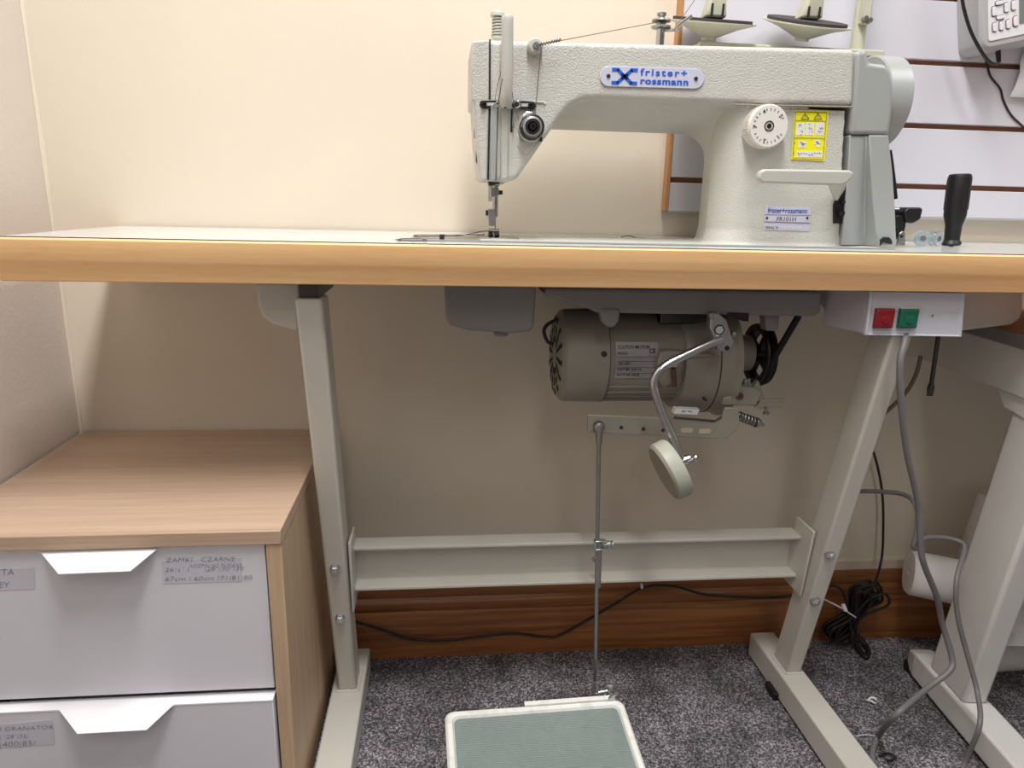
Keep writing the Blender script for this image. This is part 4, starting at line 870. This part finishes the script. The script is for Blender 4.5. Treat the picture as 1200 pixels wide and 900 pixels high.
# top rail, gusset and top
r0, r1 = onplane(1060, 413, 0), onplane(1200, 468, 0)
t0, t1_ = onplane(1060, 360, 0), onplane(1200, 409, 0)
zrb = r1.z; zrt = t1_.z
def pr_(p, z): return V(p.x, p.y, z)
e_ = (r1-r0); far = r0; near = r1+e_*1.2
b = NB(); prism(b, [pr_(far, zrb), pr_(near, zrb), pr_(near, zrt), pr_(far, zrt)], sd_*.045); finish('top_rail', b, M['white_stand'], dk, bevel=.002)
b = NB(); g_ = [onplane(1164, 448, .004), onplane(1167, 451, .004), onplane(1177, 477, .004), onplane(1187, 482, .004), onplane(1215, 500, .004), onplane(1240, 500, .004), onplane(1240, 460, .004)]
prism(b, g_, sd_*.046); finish('gusset', b, M['white_stand'], dk)
tn = V(near.x, near.y, 0); tf = V(far.x, far.y, 0)
lft = sd_*-.004
b = NB(); prism(b, [pr_(tf+lft, zrt+.0004), pr_(tn+lft, zrt+.0004), pr_(tn+lft+sd_*.6, zrt+.0004), pr_(tf+lft+sd_*.6, zrt+.0004)], (0, 0, .020)); finish('desk_edge', b, M['pan'], dk, bevel=.001)
b = NB(); lf2 = sd_*-.002
prism(b, [pr_(tf+lf2, zrt+.0204), pr_(tn+lf2, zrt+.0204), pr_(tn+lf2+sd_*.6, zrt+.0204), pr_(tf+lf2+sd_*.6, zrt+.0204)], (0, 0, .002)); finish('desk_top', b, M['brownwood'], dk)
# its cross rail
q = p1+up_*.0; c0_ = onplane(1193, 640, .045)
b = NB(); s0_ = DK(.10, .05, .235)
for (za, zb_) in ((.214, .219), (.138, .143)): prism(b, [DK(.085, .04, za), DK(.115, .04, za), DK(.115, .7, za), DK(.085, .7, za)], (0, 0, zb_-za))
prism(b, [DK(.085, .04, .140), DK(.085, .7, .140), DK(.088, .7, .140), DK(.088, .04, .140)], (0, 0, .076)); finish('cross_rail', b, M['white_stand'], dk)

# ================================================================== FOAM ROLLS
def roll(p0, p1, r, lab, inner=.12):
    b = NB(); p0 = Vector(p0); p1 = Vector(p1); L_ = (p1-p0).length
    lathe(b, p0, p1-p0, [(r*.25, r*inner), (0, r*inner*1.1), (0, r*.92), (r*.12, r), (L_-r*.12, r), (L_, r*.92), (L_, r*inner)], 40)
    for v in b.verts: v.co += V(0, 0, .0015*math.sin(v.co.x*90+v.co.y*70))
    t = tag(finish('foam_roll', b, M['foam']), lab, 'roll', 'white foam rolls behind the desk leg'); return t
rp = S(1078, 675, 1.07)
roll((rp.x-.012, 1.085, rp.z), (rp.x+.115, 1.030, rp.z-.008), .042, 'small white foam roll lying across behind the desk leg')
roll(S(1166, 580, 1.10), S(1136, 668, 1.11), .026, 'slim white foam roll standing slanted behind the desk leg')
roll((.98, 1.03, .047), (1.5, 1.05, .047), .046, 'fat white foam roll lying on the carpet right of the desk leg')

# ================================================================== KEYPAD UNIT, CORD, PAPER
ku = thing('keypad_unit', 'grey electronic keypad unit hung tilted on the slatwall panel', 'control unit', S(1190, 20, 1.1))
YK0 = 1.078
pc0 = S(1158, 52, YK0)
ang = math.radians(13)
ux = V(math.cos(ang), 0, math.sin(ang)); uz = V(-math.sin(ang), 0, math.cos(ang))
def KU(u, v, Y=YK0): q = pc0+ux*u+uz*v; return V(q.x, Y, q.z)
def rrect(u0, v0, u1, v1, r, n_=5):
    out = []
    for cx, cy, k in ((u1-r, v1-r, 0), (u0+r, v1-r, 1), (u0+r, v0+r, 2), (u1-r, v0+r, 3)):
        for i in range(n_+1): a = (k+i/n_)*PI/2; out.append((cx+math.cos(a)*r, cy+math.sin(a)*r))
    return out
b = NB(); R1 = rrect(-.012, -.008, .22, .16, .016); R0 = rrect(-.006, -.012, .236, .175, .018)
loft(b, [[KU(u, v, YW-.019) for u, v in R0], [KU(u, v, YK0+.022) for u, v in R0], [KU(u, v, YK0+.004) for u, v in R1], [KU(u, v, YK0) for u, v in rrect(-.008, -.004, .216, .156, .014)]]); finish('case', b, M['greyplastic'], ku, bevel=.001)
b = NB(); prism(b, [KU(u, v, YK0-.0002) for u, v in rrect(.000, .004, .20, .15, .004)], (0, -.0012, 0)); fcn = finish('keypad_panel', b, M['whiteplastic'], ku)
def key(px, py, w, h, m, lab=None):
    q = S(px, py, YK0-.0015); b = NB()
    pts = [q+ux*(u)+uz*(v) for u, v in rrect(-w/2, -h/2, w/2, h/2, min(w, h)*.45)]
    prism(b, pts, (0, -.0022, 0)); k_ = finish('key', b, M['whiteplastic'], ku, bevel=.0005, label=lab)
    b = NB(); pts = [q+V(0, .0003, 0)+ux*u*1.0+uz*v for u, v in rrect(-w/2-.0012, -h/2-.0012, w/2+.0012, h/2+.0012, min(w, h)*.55)]; prism(b, pts, (0, -.0005, 0)); finish('key_outline', b, M[m], k_)
for px_, py_, w, h, m_ in ((1164.5, 13.5, .006, .013, 'greyprint'), (1171, 3.5, .012, .005, 'greyprint'), (1172, 20.5, .012, .005, 'greyprint'), (1179, 9, .006, .013, 'greyprint'), (1187.5, 6.5, .006, .013, 'greyprint'),
                         (1165, 32, .0055, .012, 'greyprint'), (1173, 30.5, .0055, .012, 'greyprint'), (1181, 28.5, .0055, .012, 'greyprint')):
    key(px_, py_, w, h, m_)
key(1189.8, 25, .007, .014, 'red', 'white key with red outline')
b = NB(); q = S(1194.5, 27.5, YK0-.0016); prism(b, [q, q+ux*.07, q+ux*.07+uz*.08, q+uz*.08], (0, -.001, 0)); finish('display', b, M['screen'], ku)
b = NB(); k0_, k1_ = KU(.0085, -.012, YK0+.02), KU(.0025, -.030, YK0+.02); q0 = S(1169, 53, YK0+.02); q1 = S(1170.5, 73, YK0+.02); cyl(b, q0, q1, .0042, 14, .0030); finish('plug', b, M['black'], ku)
kc = NB(); tube(kc, [S(1127, -4, 1.066), S(1130, 12, 1.066), S(1137, 35, 1.066), S(1148, 57, 1.066), S(1158, 71, 1.068), S(1165, 75, 1.075), S(1170, 74, YK0+.02)], .0024, 12, 10); finish('cord', kc, M['blackcable'], ku)
cable('loose_wire', [S(1131, -4, 1.1325), S(1142, 35, 1.1325), S(1152, 58, 1.1325), S(1157, 76, 1.1325), S(1161, 90, 1.1325), S(1172, 104, 1.1325), S(1176, 118, 1.1325), S(1185, 135, 1.1325), S(1200, 150, 1.1325), S(1215, 170, 1.1325)], .0016, M['blackcable'], 'thin black wire trailing down the slatwall towards the right edge', 'wire')
b = NB(); Yp = 1.124
g = [[None]*5 for _ in range(5)]
for i in range(5):
    for j in range(5):
        L0 = S(1201.5-(i/4)*16, 58+(i/4)*55, Yp); g[i][j] = L0+V(j*.02, .004*math.sin(i*2+j), -j*.0006)
rings = [g[i] for i in range(5)]
loft(b, rings, cap=False, closed=False)
for f in list(b.faces): pass
o = tag(finish('paper_sheet', b, M['paper']), 'white paper sheet hanging at the right edge below the keypad', 'paper'); md = o.modifiers.new('s', 'SOLIDIFY'); md.thickness = .0006

# ================================================================== SCRAPS on the carpet
def scrap(x, y, lab, s=1):
    q = Zp(x, y, .003); b = NB(); pts = [q+V(math.cos(a)*.006*s*(1+.3*math.sin(3*a)), math.sin(a)*.006*s, .002+.002*math.sin(2*a)) for a in [PI*1.7*i/10 for i in range(11)]]
    tube(b, pts, .0018*s, 6, 3); tag(finish('fabric_scrap', b, M['whiteplastic']), lab, 'scrap')
scrap(1022, 822, 'curl of white scrap on the carpet between the two stands')
scrap(545, 764, 'tiny white scrap on the carpet next to the skirting', .6)
b = NB(); tube(b, [Zp(1003, 863, .003), Zp(1015, 861, .004), Zp(1027, 863, .003)], .0008, 5, 5); tag(finish('thread_scrap', b, M['ltthread']), 'pale thread snippet on the carpet inside the bend of the thick grey cable', 'thread')
b = NB(); tube(b, [Zp(1030, 886, .003), Zp(1042, 883, .006), Zp(1050, 888, .003), Zp(1040, 892, .003)], .0016, 6, 5); tag(finish('thread_scrap', b, M['blackcable']), 'black thread tangle on the carpet inside the grey cable loop', 'thread')

# ================================================================== LIGHT
def area(name, loc, size, sy, power, col, target):
    l = bpy.data.lights.new(name, 'AREA'); l.shape = 'RECTANGLE'; l.size = size; l.size_y = sy; l.energy = power; l.color = col
    o = bpy.data.objects.new(name, l); COL.objects.link(o); o.location = loc; o.rotation_euler = (Vector(target)-Vector(loc)).to_track_quat('-Z', 'Y').to_euler(); return o
area('ceiling_or_fill_lamp', (.06, .30, 2.45), .24, 1.0, 43, (1, .992, .98), (.06, .3001, 0))
area('ceiling_or_fill_lamp', (.15, -1.4, 2.45), .3, 1.6, 16, (1, .992, .98), (.15, -1.3999, 0))  # unseen front fill, added to brighten the floor and drawer fronts
area('ceiling_or_fill_lamp', (1.7, .30, 2.45), .24, 1.0, 18, (1, .992, .98), (1.7, .3001, 0))
w = bpy.data.worlds.new('world'); SC.world = w; w.use_nodes = True; bg = w.node_tree.nodes['Background']
bg.inputs[0].default_value = (1, .915, .83, 1); bg.inputs[1].default_value = .20
SC.view_settings.view_transform = 'Standard'; SC.view_settings.look = 'None'; SC.view_settings.gamma = 1; SC.view_settings.use_curve_mapping = False
SC.view_settings.exposure = 0
